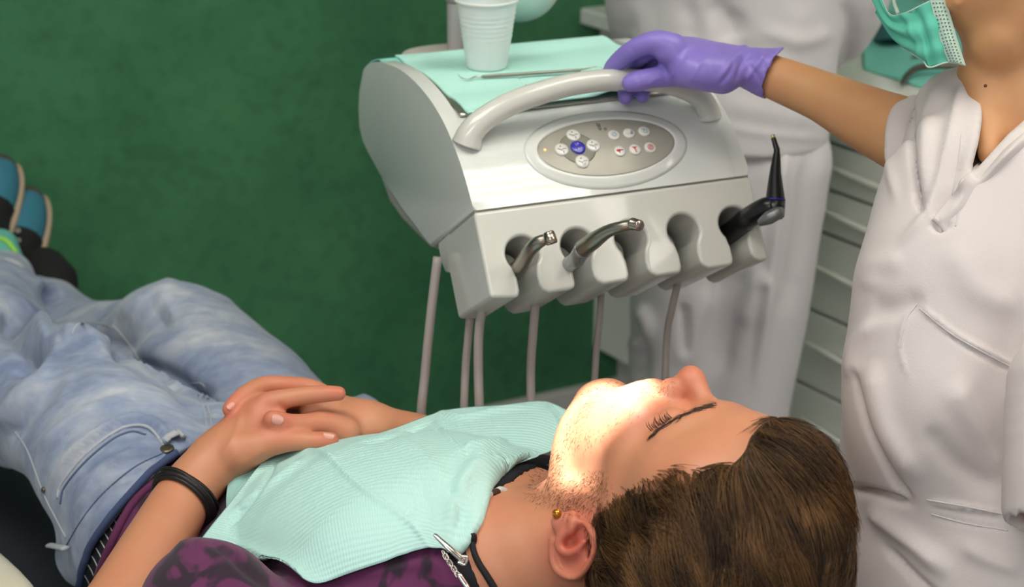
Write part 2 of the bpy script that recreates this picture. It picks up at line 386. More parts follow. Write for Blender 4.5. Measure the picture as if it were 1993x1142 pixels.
# ------------------------------------------------------------------ drawer cabinets, worktop and what lies on it
m_cab = mat('cabinet_laminate', (226, 228, 220), .35, coat=.2)
m_gap = mat('cabinet_shadow_gap', (70, 74, 66), .8)
m_top = mat('worktop_laminate', (222, 224, 218), .25, coat=.3)
CW = .62; ZT = .855
wallx = lambda d: d*float((-gd@kd)/(-gd@-kn))   # how far the green wall leans into the cabinet row at depth d
levels = [.14, .298, .449, .602, .683, .767, .845]
labels = ['white drawer cabinet against the green wall, left of the standing assistant', 'white drawer cabinet directly behind the standing assistant in white',
          'white drawer cabinet seen between the assistant and the dentist', 'white drawer cabinet mostly hidden behind the dentist']
for i in range(4):
    w0 = K0*[1, 1, 0]+kd*(i*CW+(.0 if i else .0)); t = thing('drawer_cabinet', w0+kd*CW/2-kn*.25+ZZ*.14, labels[i], 'cabinet', 'white drawer cabinets in a row')
    lf = lambda d: (wallx(d)+.006 if i == 0 else 0.)
    V, F = prism([(lf(.022)+.001, -.022), (CW-.001, -.022), (CW-.001, -.52), (lf(.52)+.001, -.52)], w0, kd, kn, ZZ, .14, ZT); mesh('body', V, F, m_cab, t, smooth=False)
    if i == 0:      # one plain door, as the photo shows no drawer lines there
        V, F = box(w0+kd*CW/2-kn*.010+ZZ*(.14+ZT)/2, kd, kn, ZZ, CW/2-.002, .010, (ZT-.145)/2); mesh('door', V, F, m_cab, t, bevel=(.003,))
        continue
    for a, b in zip(levels, levels[1:]):
        V, F = box(w0+kd*CW/2-kn*.010+ZZ*(a+b)/2, kd, kn, ZZ, CW/2-.003, .010, (b-a)/2-.0035); d = mesh('drawer', V, F, m_cab, t, bevel=(.003,))
        # moulded grip lip that bows across the drawer's upper third
        P = [w0+kd*(CW*u)+kn*(.002+.012*math.sin(math.pi*u))+ZZ*(a+(b-a)*.62-.012*math.sin(math.pi*u)) for u in np.linspace(.12, .88, 9)]
        V, F = rtube(P, [.003]+[.006]*7+[.003], seg=8); h = mesh('grip', V, F, m_cab, t, label=None); h.parent = d; h.location = (0, 0, 0)
    V, F = box(w0+kd*CW/2-kn*.028+ZZ*(.14+ZT)/2, kd, kn, ZZ, CW/2-.002, .006, (ZT-.15)/2)
    mesh('front_recess', V, F, m_gap, t, smooth=False)
V, F = prism([(wallx(.06)+.004, -.06), (4*CW, -.06), (4*CW, -.52), (wallx(.52)+.004, -.52)], K0*[1, 1, 0], kd, kn, ZZ, 0, .139); o = mesh('plinth', V, F, m_base, smooth=False)
props(o, 'low white plinth running under the row of drawer cabinets', 'plinth')
V, F = prism([(wallx(-.045)+.004, .045), (4*CW, .045), (4*CW, -.52), (wallx(.52)+.004, -.52)], K0*[1, 1, 0], kd, kn, ZZ, ZT+.001, .889); o = mesh('worktop', V, F, m_top, bevel=(.006,))
props(o, 'long white worktop on top of the drawer cabinets', 'worktop')
m_drape = mat('teal_drape', (120, 200, 186), .8, bump=(120, .2))
TP = WZ(1740, 100, .892); a_ = nrm(kd*.98+kn*.1); b_ = np.cross(ZZ, a_)
ctrl = [[WZ(1690, -30, .892), WZ(1760, -10, .893), WZ(1830, 10, .892), WZ(1910, 40, .892)],
        [WZ(1680, 60, .892), WZ(1740, 80, .893), WZ(1820, 100, .892), WZ(1900, 130, .892)],
        [WZ(1680, 132, .892), WZ(1740, 152, .8925), WZ(1800, 172, .892), WZ(1890, 200, .892)]]
o = patch(ctrl, 30, 30, .002, lambda u, v, A: .0015*np.sin(u*9+v*4), 'paper_towel', m_drape); props(o, 'teal paper towel spread on the worktop behind the dentist', 'paper towel')
m_tool = mat('dark_steel', (110, 100, 90), .3, metal=.9)
V, F = rtube([WZ(1757, 163, .9), WZ(1765, 148, .905), WZ(1785, 133, .91), WZ(1825, 128, .91), WZ(1880, 130, .908)], [.004, .005, .006, .006, .006], seg=10)
o = mesh('forceps', V, F, m_tool); props(o, 'dark steel curved forceps lying on the teal towel on the worktop', 'forceps')
V, F = rtube([WZ(1775, 111, .9), WZ(1812, 106, .9), WZ(1860, 102, .9)], [.002, .003, .003], seg=8)
o = mesh('dental_probe', V, F, m_tool); props(o, 'thin dark probe on the teal towel behind the curved forceps', 'probe')
m_blue = mat('blue_cloth', (110, 150, 170), .8)
ctrl = [[WZ(1700, 20, .897), WZ(1730, 24, .93), WZ(1780, 30, .897)], [WZ(1700, 50, .899), WZ(1730, 52, .935), WZ(1780, 56, .899)], [WZ(1700, 76, .897), WZ(1735, 76, .91), WZ(1785, 80, .897)]]
o = patch(ctrl, 20, 20, .004, None, 'folded_cloth', m_blue); props(o, 'folded blue-grey cloth at the back of the teal towel', 'cloth')

# ================================================================== delivery unit
S0 = W(922, 410, 1.65); S1 = WZ(1460, 340, S0[2]); UW = np.linalg.norm(S1-S0); UA = (S1-S0)/UW; UB = np.array([-UA[1], UA[0], 0])
def U(a, t, z): return S0+UA*a+UB*t+ZZ*z
EV = nrm(UB*-.543-ZZ*.84); NL = nrm(UB*-.84+ZZ*.543)                       # holder face: down along it, and out of it
m_unit = mat('unit_plastic', (216, 218, 214), .18, coat=.35)
m_unit2 = mat('unit_plastic_warm', (207, 207, 200), .18, coat=.4)
m_grey = mat('unit_grey_plastic', (170, 164, 160), .3)
m_dark = mat('unit_dark_inside', (70, 68, 62), .7)
unit = thing('dental_delivery_unit', U(UW/2, .15, -.15), 'off-white dental delivery unit with oval button panel, curved handle and a row of instrument holders', 'dental unit')
TOP = [(0, 0), (.018, .0195), (.040, .0385), (.070, .0575), (.10, .071), (.14, .0815), (.19, .0875), (.25, .0875), (.31, .080), (.345, .073), (.385, .060), (.415, .042)]
BACK = [(.432, .018), (.441, -.01), (.440, -.036), (.425, -.052), (.402, -.061), (.34, -.072), (.25, -.084), (.151, -.0965)]
TOPc = spline([(x, y, 0) for x, y in TOP], 60)[:, :2]; SARC = np.concatenate([[0], np.cumsum(np.hypot(*np.diff(TOPc, axis=0).T))])
def zt(t): return np.interp(t, TOPc[:, 0], TOPc[:, 1])
def FS(a, s, h=0.):
    """point on the curved control face: a across, s up the face, h above it"""
    t = np.interp(s, SARC, TOPc[:, 0]); z = np.interp(s, SARC, TOPc[:, 1]); e = 1e-3
    dt = np.interp(s+e, SARC, TOPc[:, 0])-np.interp(s-e, SARC, TOPc[:, 0]); dz = np.interp(s+e, SARC, TOPc[:, 1])-np.interp(s-e, SARC, TOPc[:, 1])
    n = nrm(UB*-dz+ZZ*dt); return U(a, t, z)+n*h
poly = [tuple(p) for p in spline([(x, y, 0) for x, y in TOP], 40)[:, :2]]+BACK[:-1]+[(.151, -.0965)]
side = [tuple(p) for p in poly]
# side panels stand a little proud of the shell between them
def side_panel(a_in, a_out):
    V, F = prism(side, S0, UB, ZZ, UA, a_in, a_out); n = len(side); bm = bmesh.new(); vs = [bm.verts.new(v) for v in V]
    for f in F: bm.faces.new([vs[i] for i in f])
    ed = [e for e in bm.edges if vs.index(e.verts[0]) >= n and vs.index(e.verts[1]) >= n]
    bmesh.ops.bevel(bm, geom=ed, offset=.005, segments=5, profile=.5, affect='EDGES'); bm.verts.index_update()
    V = [tuple(v.co) for v in bm.verts]; F = [[v.index for v in f.verts] for f in bm.faces]; bm.free()
    o = mesh('side_panel', V, F, m_unit, unit); o.data.set_sharp_from_angle(angle=math.radians(40))
side_panel(.018, 0.); side_panel(UW-.018, UW)
low = [(x, y-(.012*min(1, max(0, (x-.11)/.05)))) if x > .11 and y > .03 else (x, y) for x, y in poly]
V, F = prism(low, S0, UB, ZZ, UA, .0175, UW-.0175); mesh('shell', V, F, m_unit, unit).data.set_sharp_from_angle(angle=math.radians(40))
# back shell under the side panel
bs_ = [(.10, -.06), (.42, -.04), (.40, -.085), (.352, -.112), (.30, -.118), (.20, -.115), (.13, -.10)]
V, F = prism(bs_, S0, UB, ZZ, UA, .012, UW-.012); mesh('rear_cover', V, F, m_grey, unit, bevel=(.008, 3, 30))
# comb shaped block with keyhole rests
HA = [.0440+.0622*i for i in range(5)]; HV, HR, SW = .0515, .0185, .0108; VB = .0965
comb = [(0, .0015), (0, VB-.004)]
for h in HA:
    vj = HV+math.sqrt(HR**2-(SW+.001)**2)
    comb += [(h-SW-.004, VB), (h-SW-.0010, VB-.003), (h-SW, VB-.007), (h-SW, vj+.011), (h-SW-.0015, vj+.004)]
    a0 = math.atan2(vj-.001-HV, -(SW+.003)); a1 = math.atan2(vj-.001-HV, (SW+.003)); a0 = a0 if a0 > 0 else a0+2*math.pi
    for u in np.linspace(a0, a1+2*math.pi, 24): comb.append((h+HR*math.cos(u), HV+HR*math.sin(u)))
    comb += [(h+SW+.0015, vj+.004), (h+SW, vj+.011), (h+SW, VB-.010), (h+SW+.003, VB-.004), (h+SW+.009, VB)]
comb += [(UW, VB), (UW, .0015)]
DP = .125
V, F = prism(comb, S0, UA, EV, -NL, 0, DP); mesh('instrument_holder', V, F, m_unit2, unit, bevel=(.0045, 4, 40))
g = Geo()
for h in HA:      # inner stops that close each keyhole from behind
    c = S0+UA*(h-.004)+EV*(HV+.004)-NL*.055; g.add(*lathe(c, NL, [(0, -.06), (.0172, -.06), (.0172, -.004), (.0160, -.001), (.0135, 0), (0, .0005)], seg=28))
g.build('holder_stop', m_unit, unit)
V, F = box(S0+UA*UW/2+EV*.036-NL*.095, UA, EV, NL, UW/2-.012, .034, .012); mesh('holder_back', V, F, m_grey, unit, smooth=False)
V, F = prism([(-.0012, -.003), (.007, -.003), (.007, -.122), (-.0012, -.122)], S0+UA*.0015, EV, NL, UA, 0, UW-.003); mesh('seam_gasket', V, F, mat('gasket_grey', (150, 148, 136), .5), unit, smooth=False)
bp_ = [(-.0, -.10), (.030, -.10), (.040, -.128), (.036, -.143), (.022, -.151), (.004, -.151), (-.0, -.148)]
V, F = prism(bp_, S0, EV, NL, UA, .001, UW-.001); mesh('rear_bulge', V, F, m_unit2, unit, bevel=(.004, 3, 30))
# handle
hp = [(908, 274), (918, 256), (945, 230), (995, 201), (1061, 178), (1115, 164), (1172, 156.5), (1235, 155), (1290, 161), (1335, 174), (1364, 192), (1377, 214), (1379, 228)]
HP = [WP(x, y, U(0, .062, 0), UB) for x, y in hp]; HP[0] = HP[0]-ZZ*.004
V, F = tube(HP, [.0165, .0140, .0130, .0126, .0124, .0122, .0120, .0118, .0116, .0118, .0122, .0130, .0150], n=90, seg=24); mesh('handle', V, F, m_unit2, unit)
# support post and rinse bowl behind
m_post = mat('post_grey_metal', (182, 178, 178), .35, metal=.1)
PB = W(892, 108, 2.13)
V, F = rtube([PB, PB+ZZ*.20, PB+ZZ*.30+np.array([-.004, 0, 0])], .0145, seg=20); g = Geo().add(V, F)
g.add(*lathe(PB+ZZ*.072, ZZ, [(.0145, 0), (.018, .006), (.021, .018), (.022, .05), (.018, .06)], seg=24))
g.build('support_post', m_post, unit)
fl = [(.045*math.cos(u)*1.3, .03*math.sin(u)) for u in np.linspace(0, 2*math.pi, 28, endpoint=False)]
V, F = prism(fl, PB-ZZ*.006+np.array([-.020, 0, 0]), UA, UB, ZZ, -.05, .016); mesh('post_flange', V, F, mat('flange_beige', (190, 182, 176), .4), unit, bevel=(.008, 4))
V, F = prism([(-.02, -.09), (.02, -.09), (.02, .02), (-.02, .02)], PB-ZZ*.04, UA, UB, ZZ, -.02, .02); mesh('mounting_arm', V, F, m_grey, unit, bevel=(.004,))
m_bowl = mat('frosted_bowl', (196, 222, 214), .35, sss=.3, trans=.25, coat=.5)
BC = W(1010, -42, 2.05); BR = .056
pr = [(BR*math.sin(u), -BR*math.cos(u)) for u in np.linspace(.02, 1.75, 16)]; pr += [((BR-.003)*math.sin(u), -(BR-.003)*math.cos(u)) for u in np.linspace(1.75, .02, 16)]
V, F = lathe(BC, ZZ, pr, seg=40); mesh('rinse_bowl', V, F, m_bowl, unit, label='frosted glass bowl at the back of the unit')
V, F = rtube([BC+ZZ*.045+np.array([-BR*.9, 0, 0]), PB+ZZ*.16], .006, seg=10); mesh('bowl_arm', V, F, m_post, unit)

# ---------------------------------------------------------------- control panel
def disc(a, s, ra, rs, h0, h1, m, name, parent, seg=48, rings=10, dome=0., **kw):
    V = []; F = []
    for i in range(rings+1):
        q = i/rings
        for k in range(seg): u = 2*math.pi*k/seg; V.append(FS(a+ra*q*math.cos(u), s+rs*q*math.sin(u), h1+dome*(1-q*q)))
    for i in range(rings):
        for k in range(seg): F.append((i*seg+k, i*seg+(k+1) % seg, (i+1)*seg+(k+1) % seg, (i+1)*seg+k))
    n = len(V); V += [FS(a+ra*math.cos(2*math.pi*k/seg), s+rs*math.sin(2*math.pi*k/seg), h0) for k in range(seg)]
    F += [(rings*seg+k, rings*seg+(k+1) % seg, n+(k+1) % seg, n+k) for k in range(seg)]
    return mesh(name, V, F, m, parent, **kw)
nu_ = nrm(UB*-.62+ZZ*.78)
def AS(x, y):
    P = WP(x, y, U(0, .05, .045), nu_)-S0; t = P@UB
    return float(P@UA), float(np.interp(t, TOPc[:, 0], SARC))
def stroke(pts, w, h, parent, m, name='symbol', closed=False):
    """pts in (a, s) on the face; a drawn line with body"""
    P = [FS(a, s, h) for a, s in pts]
    if closed: P.append(P[0]); P.append(P[1])
    return tube(P, w, raw=True, seg=6)
m_panel = mat('panel_foil', (160, 157, 146), .35, metal=.15, var=(60, (164, 161, 150)))
m_ring = mat('panel_ring_grey', (128, 126, 114), .4)
m_btn = mat('button_white', (214, 212, 206), .3, coat=.5)
m_bblue = mat('button_blue', (50, 40, 165), .3, coat=.5)
m_sdark = mat('print_olive', (98, 96, 72), .5); m_sblue = mat('print_blue', (60, 58, 160), .5); m_steal = mat('print_teal', (70, 140, 165), .5)
m_sred = mat('print_red', (214, 60, 60), .5); m_swhite = mat('print_white', (200, 200, 240), .5); m_sblk = mat('print_black', (70, 72, 62), .5)
OA, OS, ORA, ORS = .1675, .0555, .0800, .0365
panel = disc(OA, OS, ORA, ORS, -.004, .0012, m_panel, 'control_panel', unit, seg=96, rings=24)
V = []; F = []; seg = 96
for j, (q, h) in enumerate([(1.0, .0008), (1.01, .0022), (1.04, .0028), (1.09, .0026), (1.16, .0019), (1.24, .0010), (1.34, .0001), (1.34, -.002), (1.0, -.002)]):
    for k in range(seg): u = 2*math.pi*k/seg; V.append(FS(OA+(ORA+(q-1)*.045)*math.cos(u), max(.001, OS+(ORS+(q-1)*.045)*math.sin(u)), h))
for j in range(9):
    for k in range(seg): F.append((j*seg+k, j*seg+(k+1) % seg, ((j+1) % 9)*seg+(k+1) % seg, ((j+1) % 9)*seg+k))
mesh('panel_rim', V, F, m_unit, unit)
a0, s0 = AS(1123.9, 291.6)
disc(a0, s0, .0200, .0200, 0, .0016, m_ring, 'button_surround', panel)
def text(st, a, s, size, m, parent, h=.0022, rot=0.):
    c = bpy.data.curves.new('t', 'FONT'); c.body = st; c.size = size; c.align_x = 'CENTER'; c.align_y = 'CENTER'; c.resolution_u = 3
    ob = bpy.data.objects.new('t', c); COL.objects.link(ob); dg = bpy.context.evaluated_depsgraph_get(); me = ob.evaluated_get(dg).to_mesh()
    V = [(v.co.x, v.co.y) for v in me.vertices]; F = [tuple(p.vertices) for p in me.polygons]; ob.to_mesh_clear(); bpy.data.objects.remove(ob); bpy.data.curves.remove(c)
    cr, sr = math.cos(rot), math.sin(rot)
    return mesh('lettering', [FS(a+x*cr-y*sr, s+x*sr+y*cr, h) for x, y in V], F, m, parent, smooth=False)
chair_icon = [(-.62, .10), (-.05, -.24), (.14, -.02), (.62, -.02)]
for i, (x, y) in enumerate([(1115.2, 264.5), (1092.4, 295.2), (1154, 287.4), (1132.3, 318.3)]):
    a, s = AS(x, y); r = .0078; b = disc(a, s, r, r, 0, .0026, m_btn, 'button', panel, dome=.0006, rings=4, seg=28)
    V, F = stroke([(a+u*r, s+v*r) for u, v in chair_icon], .00028, .0034, b, m_sdark); mesh('chair_symbol', V, F, m_sdark, b)
    g = Geo(); g.add(*lathe(FS(a-.12*r, s+.45*r, .0032), nu_, [(0, 0), (.0007, 0), (.0007, .0004), (0, .0004)], seg=10))
    if i < 3: g.add(*stroke([(a+.12*r, s-.38*r), (a+.12*r, s-.68*r)], .0004, .0033, b, m_sblue))
    g.build('mark', m_sblue, b)
    if i == 3: text('LP', a+.1*r, s-.55*r, .0038, m_sblue, b, .0036)
b = disc(a0, s0, .0083, .0083, 0, .003, m_bblue, 'button', panel, dome=.0006, rings=4, seg=32, label='blue button'); text('LP', a0-.0005, s0+.0032, .0046, m_swhite, b, .0040); text('AP', a0+.0012, s0-.0030, .0046, m_swhite, b, .0040)
circ = lambda a, s, r, n=16: [(a+r*math.cos(2*math.pi*k/n), s+r*math.sin(2*math.pi*k/n)) for k in range(n)]
for i, (x, y) in enumerate([(1194.1, 265.2), (1223.3, 261.9), (1252.8, 257.9), (1205, 298.7), (1234.9, 295.6), (1264.4, 291.6)]):
    a, s = AS(x, y); r = .0065; b = disc(a, s, r, r, 0, .0024, m_btn, 'button', panel, dome=.0005, rings=4, seg=28); g = Geo(); w = .00026; h = .0031
    L = lambda pts, ww=w: g.add(*stroke([(a+u*r, s+v*r) for u, v in pts], ww, h, b, None))
    C = lambda rr, ww=w: g.add(*tube([FS(p, q, h) for p, q in circ(a, s, rr*r)+circ(a, s, rr*r)[:1]], ww, raw=True, seg=6))
    if i == 0:
        C(.30)
        for k in range(8): u = k*math.pi/4+.2; L([(.42*math.cos(u), .42*math.sin(u)), (.6*math.cos(u), .6*math.sin(u))])
    if i == 1:
        for k in range(5): L([(-.62+.24*k, .0-.2*math.sin(k*.9)), (-.56+.24*k, -.08-.2*math.sin(k*.9))])
        L([(.2, -.25), (.55, .45)]); L([(.3, -.3), (.62, .3)]); L([(.45, -.35), (.66, .1)]); L([(.15, -.3), (.66, -.3)])
    if i == 2: L([(-.35, .5), (-.25, -.4), (.4, -.45)]); L([(.4, -.45), (.45, .4)]); L([(.0, .6), (.05, -.1)]); L([(-.1, .3), (.05, -.1), (.2, .25)])
    if i == 3: L([(-.6, .15), (-.1, .2), (.6, .1)], .0005); L([(-.5, -.05), (-.2, .0), (.1, -.02)], .0006); L([(-.15, -.05), (-.1, -.4)], .0006)
    if i == 4: L([(-.4, .5), (.0, .1), (.35, .5)], .0004); L([(-.1, .45), (.0, .0), (.05, -.55)], .0006); L([(.1, .4), (.02, .1)], .0005)
    if i == 5: C(.50, .00032); C(.27, .00028); L([(-.1, .12), (.0, -.12), (.1, .12)], .0003)
    g.build('symbol', m_steal if i < 3 else m_sred, b)
a, s = AS(1167, 247); g = Geo()
for pts in ([(-.6, 1), (-.5, -.3)], [(-.1, 1), (0, -.1)], [(-.6, 1), (-.1, 1)], [(-.5, .4), (0, .4)], [(-.5, -.3), (-.3, -.9), (.1, -.7), (0, -.1)], [(.3, 1), (.1, .3)]):
    g.add(*stroke([(a+u*.0042, s+v*.0050) for u, v in pts], .0003, .0022, None, None))
g.add(*tube([FS(p, q, .0022) for p, q in circ(a+.0050, s-.0035, .0014)+circ(a+.0050, s-.0035, .0014)[:1]], .0003, raw=True, seg=6))
g.build('instrument_symbol', m_sblk, panel)
a, s = AS(1060, 295); disc(a, s, .0010, .0010, 0, .0020, mat('led_amber', (255, 170, 110), .4, emit=((255, 130, 60), 4)), 'indicator_light', panel, seg=12, rings=2)

# ---------------------------------------------------------------- hoses hanging from the holders
m_hose = mat('hose_grey', (168, 158, 154), .45)
hz = [((852, 500), (840, 600), (828, 720), (819, 830), 1.76, .0053), ((916, 600), (911, 660), (906, 720), (903, 830), 1.76, .0046), ((938, 600), (932, 650), (931, 720), (934, 830), 1.72, .0052),
      ((1043, 585), (1038, 640), (1033, 720), (1034, 830), 1.73, .0049), ((1170, 565), (1167, 620), (1160, 690), (1152, 830), 1.79, .0040), ((1322, 540), (1308, 600), (1298, 660), (1290, 830), 1.80, .0042)]
for p in hz:
    P = [W(*q, p[4]+.01*i) for i, q in enumerate(p[:4])]; P.append(P[-1]+np.array([.0, .05, -.12])); V, F = tube(P, p[5], n=30, seg=14); mesh('hose', V, F, m_hose, unit)

# ---------------------------------------------------------------- handpieces
m_hp = mat('handpiece_steel', (150, 146, 136), .34, metal=1, bump=(300, .1, .0004)); m_cap = mat('handpiece_cap_brass', (170, 156, 146), .25, metal=1); m_slv = mat('coupling_grey', (150, 153, 155), .25, metal=.6)
m_blk = mat('black_plastic', (22, 22, 24), .28); m_ins = mat('brushed_insert', (120, 122, 124), .35, metal=.5); m_bring = mat('blue_ring', (40, 40, 160), .4); m_tip = mat('brass_tip', (200, 180, 130), .3, metal=.8)
def cyl(p, q, r0, r1, seg=22): return tube([p, q], [r0, r1], n=2, seg=seg)
# holes
def HC(i, d=0., da=0., dv=0.): return S0+UA*(HA[i]+da)+EV*(HV+dv)-NL*d
t = thing('dental_turbine', HC(0), 'short steel dental turbine leaning in the leftmost holder of the unit', 'handpiece')
p0 = HC(0, .07, -.006, .010); p1 = W(1008, 522, 1.66); p2 = W(1040, 478, 1.60); p3 = W(1066, 463, 1.59)
mesh('body', *tube([p0, p1, p2, p3], [.0085, .0088, .0072, .0052], n=40, seg=22), m_hp, t)
ax = nrm(W(1078, 478, 1.585)-W(1068, 447, 1.585)); c = W(1069, 463, 1.585)
mesh('head', *lathe(c-ax*.0068+RT*.001, ax, [(0, 0), (.0045, 0), (.0056, .0012), (.0058, .003), (.0062, .0032), (.0062, .0112), (.0052, .0132), (0, .0135)], seg=28), m_cap, t)
t = thing('contra_angle_handpiece', HC(1), 'long steel contra-angle handpiece resting in the second holder from the left', 'handpiece')
p0 = HC(1, .07, -.004, .012); q = [W(1118, 508, 1.655), W(1134, 485, 1.625), W(1156, 468, 1.605), W(1183, 450, 1.59), W(1210, 441, 1.58), W(1230, 437, 1.578)]
mesh('coupling', *tube([p0, q[0], q[1]], [.0085, .0092, .0090], n=20, seg=22), m_slv, t)
mesh('collar', *lathe(q[1]-nrm(q[1]-q[0])*.001, nrm(q[2]-q[1]), [(0, 0), (.0096, 0), (.0099, .001), (.0096, .0022), (0, .0022)], seg=26), m_slv, t)
mesh('body', *tube([q[1], q[2], q[3], q[4], q[5]], [.0092, .0088, .0066, .0056, .0052], n=40, seg=24), m_hp, t)
ax = nrm(W(1250, 440, 1.570)-W(1228, 435, 1.584)); mesh('head', *lathe(W(1229, 435, 1.578), ax, [(0, 0), (.0052, 0), (.0062, .0014), (.0062, .0036), (.0057, .004), (.0057, .0125), (.0048, .0140), (0, .0140)], seg=28), m_cap, t)
mesh('chuck_hole', *lathe(W(1227.5, 434, 1.5735), -FW, [(0, 0), (.0016, 0), (.0016, .0008), (0, .0008)], seg=14), m_blk, t)
t = thing('air_water_syringe', HC(4), 'black air and water syringe with a blue ring standing up from the rightmost holder', 'syringe')
q = [HC(4, .075, -.010, .010), W(1422, 452, 1.775), W(1455, 425, 1.735), W(1490, 405, 1.715), W(1507, 402, 1.71)]
mesh('grip', *tube(q, [.0120, .0120, .0118, .0118, .0105], n=40, seg=26), m_blk, t)
E1 = W(1508, 408, 1.712); E2 = W(1509, 388, 1.712)
g = Geo(); g.add(*lathe(E1-nrm(E2-E1)*.010, nrm(E2-E1), [(0, 0), (.008, 0), (.0105, .003), (.0108, .010), (.0106, .0215)], seg=28)); g.build('elbow', m_blk, t)
mesh('ring', *lathe(E2, nrm(E2-E1), [(.0095, -.0006), (.0108, -.0006), (.0108, .0008), (.0095, .0008)], seg=28, close=True), m_bring, t)
mesh('nozzle', *tube([E2, W(1509, 340, 1.712), W(1512, 296, 1.712), W(1510, 285, 1.712), W(1505, 268, 1.712)], [.0104, .0066, .0034, .0030, .0026], n=50, seg=22), m_blk, t)
mesh('nozzle_tip', *cyl(W(1505.5, 270, 1.712), W(1503.5, 262, 1.712), .0026, .0022), m_tip, t)
V, F = tube([W(1478, 434, 1.706), W(1496, 424, 1.699), W(1514, 414, 1.697), W(1521, 408, 1.703)], [.004, .0075, .007, .003], n=24, seg=18); mesh('lever', V, F, m_ins, t)

# ---------------------------------------------------------------- tray, napkins, cup, probe
m_tray = mat('steel_tray', (178, 174, 166), .25, metal=.8)
m_nap = mat('paper_napkin_teal', (184, 234, 224), .85, sss=.0)
def ribs(m, freq, strength=.25, dist=.0006, ang=0., freq2=None):
    nt = m.node_tree; uvn = node(m, 'ShaderNodeUVMap'); mp = node(m, 'ShaderNodeMapping'); mp.inputs['Rotation'].default_value = (0, 0, ang)
    wv = node(m, 'ShaderNodeTexWave', Scale=freq); wv.bands_direction = 'X'; bp = node(m, 'ShaderNodeBump', Strength=strength, Distance=dist)
    nt.links.new(uvn.outputs[0], mp.inputs[0]); nt.links.new(mp.outputs[0], wv.inputs['Vector']); nt.links.new(wv.outputs['Fac'], bp.inputs['Height'])
    nt.links.new(bp.outputs[0], nt.nodes['Principled BSDF'].inputs['Normal'])
ribs(m_nap, 30, .5, .0006)
def sheet(a0, a1, t0, t1, off, nu=60, nv=60, fn=None):
    return [[U(a, t, float(zt(t))-.012*min(1, max(0, (t-.11)/.05))+off+(fn(a, t) if fn else 0)) for a in np.linspace(a0, a1, 9)] for t in np.linspace(t0, t1, 12)]
patch(sheet(.0195, UW-.022, .096, .375, .0042), 30, 40, .0025, None, 'instrument_tray', m_tray, None)
props(bpy.data.objects['instrument_tray'], 'thin steel tray plate under the teal napkins on top of the unit', 'tray')
def sk(a, t, k=.12): return a
def rec(t): return .012*min(1, max(0, (t-.11)/.05))*(1-min(1, max(0, (t-.30)/.05)))
under = [[U(a, t, float(zt(t))-rec(t)+.0022) for a in np.linspace(.004, UW-.03, 6)] for t in np.linspace(.30, .414, 8)]
m_nap2 = mat('paper_napkin_teal_dark', (140, 216, 202), .85)
patch(under, 24, 24, .001, None, 'paper_napkin', m_nap2)
props(bpy.data.objects['paper_napkin'], 'darker teal paper napkin sticking out behind and below the pale one on the unit', 'napkin')
def napfn(u, v, A):
    return .0008*np.sin(u*7+v*3)+.004*np.exp(-((u-.62)/.05)**2)*np.clip(1-v*6, 0, 1)-.0015*np.exp(-((u-.36)/.01)**2)*(v > .1)
tt = [.088, .098, .112, .132, .158, .19, .22, .25, .28, .31, .335, .352]
rows = []
for i, t in enumerate(tt):
    row = []
    for a in np.linspace(.0255, .300, 9):
        t2 = t+(.012*(a-.02)/.3 if i < 3 else 0)+.052*((a-.02)/.28)*max(0, (i-4)/7); row.append(U(a, t2, float(zt(t2))-rec(t2)+.0064+(.006 if i == 0 else .002 if i == 1 else 0)))
    rows.append(row)
o = patch(rows, 90, 90, .0022, napfn, 'paper_napkin', m_nap); props(o, 'pale teal ribbed paper napkin spread over the tray under the cup', 'napkin')
def topz(a, t): return float(zt(t))-.012*min(1, max(0, (t-.11)/.05))+.0070
m_cup = mat('white_plastic_cup', (238, 242, 238), .35, sss=.35, trans=.15, coat=.1)
c = U(.103, .240, topz(0, .24)); ch = .081
pr = [(.0, 0), (.0220, 0), (.0236, .002)]
for i in range(40):
    q = i/39; r = .0240+(.0352-.0240)*q; r += .0005*math.sin(i*2.2) if 17 < i < 33 else 0; pr.append((r, .004+q*(ch-.008)))
pr += [(.0358, ch-.003), (.0376, ch-.0022), (.0380, ch), (.0368, ch+.001), (.0345, ch-.001)]+[(.0228+(.0345-.0228)*(1-q), ch-.004-(ch-.006)*q) for q in np.linspace(0, 1, 10)]+[(0, .0015)]
V, F = lathe(c, ZZ, pr, seg=56); o = mesh('plastic_cup', V, F, m_cup); props(o, 'translucent white ribbed plastic cup on the teal napkin', 'cup')
m_steel = mat('polished_steel', (190, 184, 172), .2, metal=1)
def onap(x, y, off=.003):
    P = WZ(x, y, S0[2]+.078)
    for _ in range(4): t = float((P-S0)@UB); P = WZ(x, y, S0[2]+topz(0, t)+off)
    return P
t = thing('dental_explorer', onap(1030, 143), 'double-ended steel dental explorer lying on the pale napkin in front of the cup', 'dental instrument')
mesh('shaft', *rtube([onap(937, 149.5), onap(950, 148), onap(1040, 142.5), onap(1128, 136.5)], [.0012, .0021, .0021, .0018], seg=12), m_hp, t)
mesh('hook', *tube([onap(937, 149.5), onap(925, 149), onap(915, 153.5), onap(905, 153.5), onap(896, 150, .004), onap(891, 144, .008)], [.0011, .0009, .0008, .0007, .0005, .0003], n=30, seg=8), m_steel, t)
mesh('hook', *tube([onap(1128, 136.5), onap(1145, 133), onap(1158, 130, .004), onap(1168, 131, .004), onap(1177, 136, .003)], [.0014, .0009, .0007, .0005, .0003], n=30, seg=8), m_steel, t)

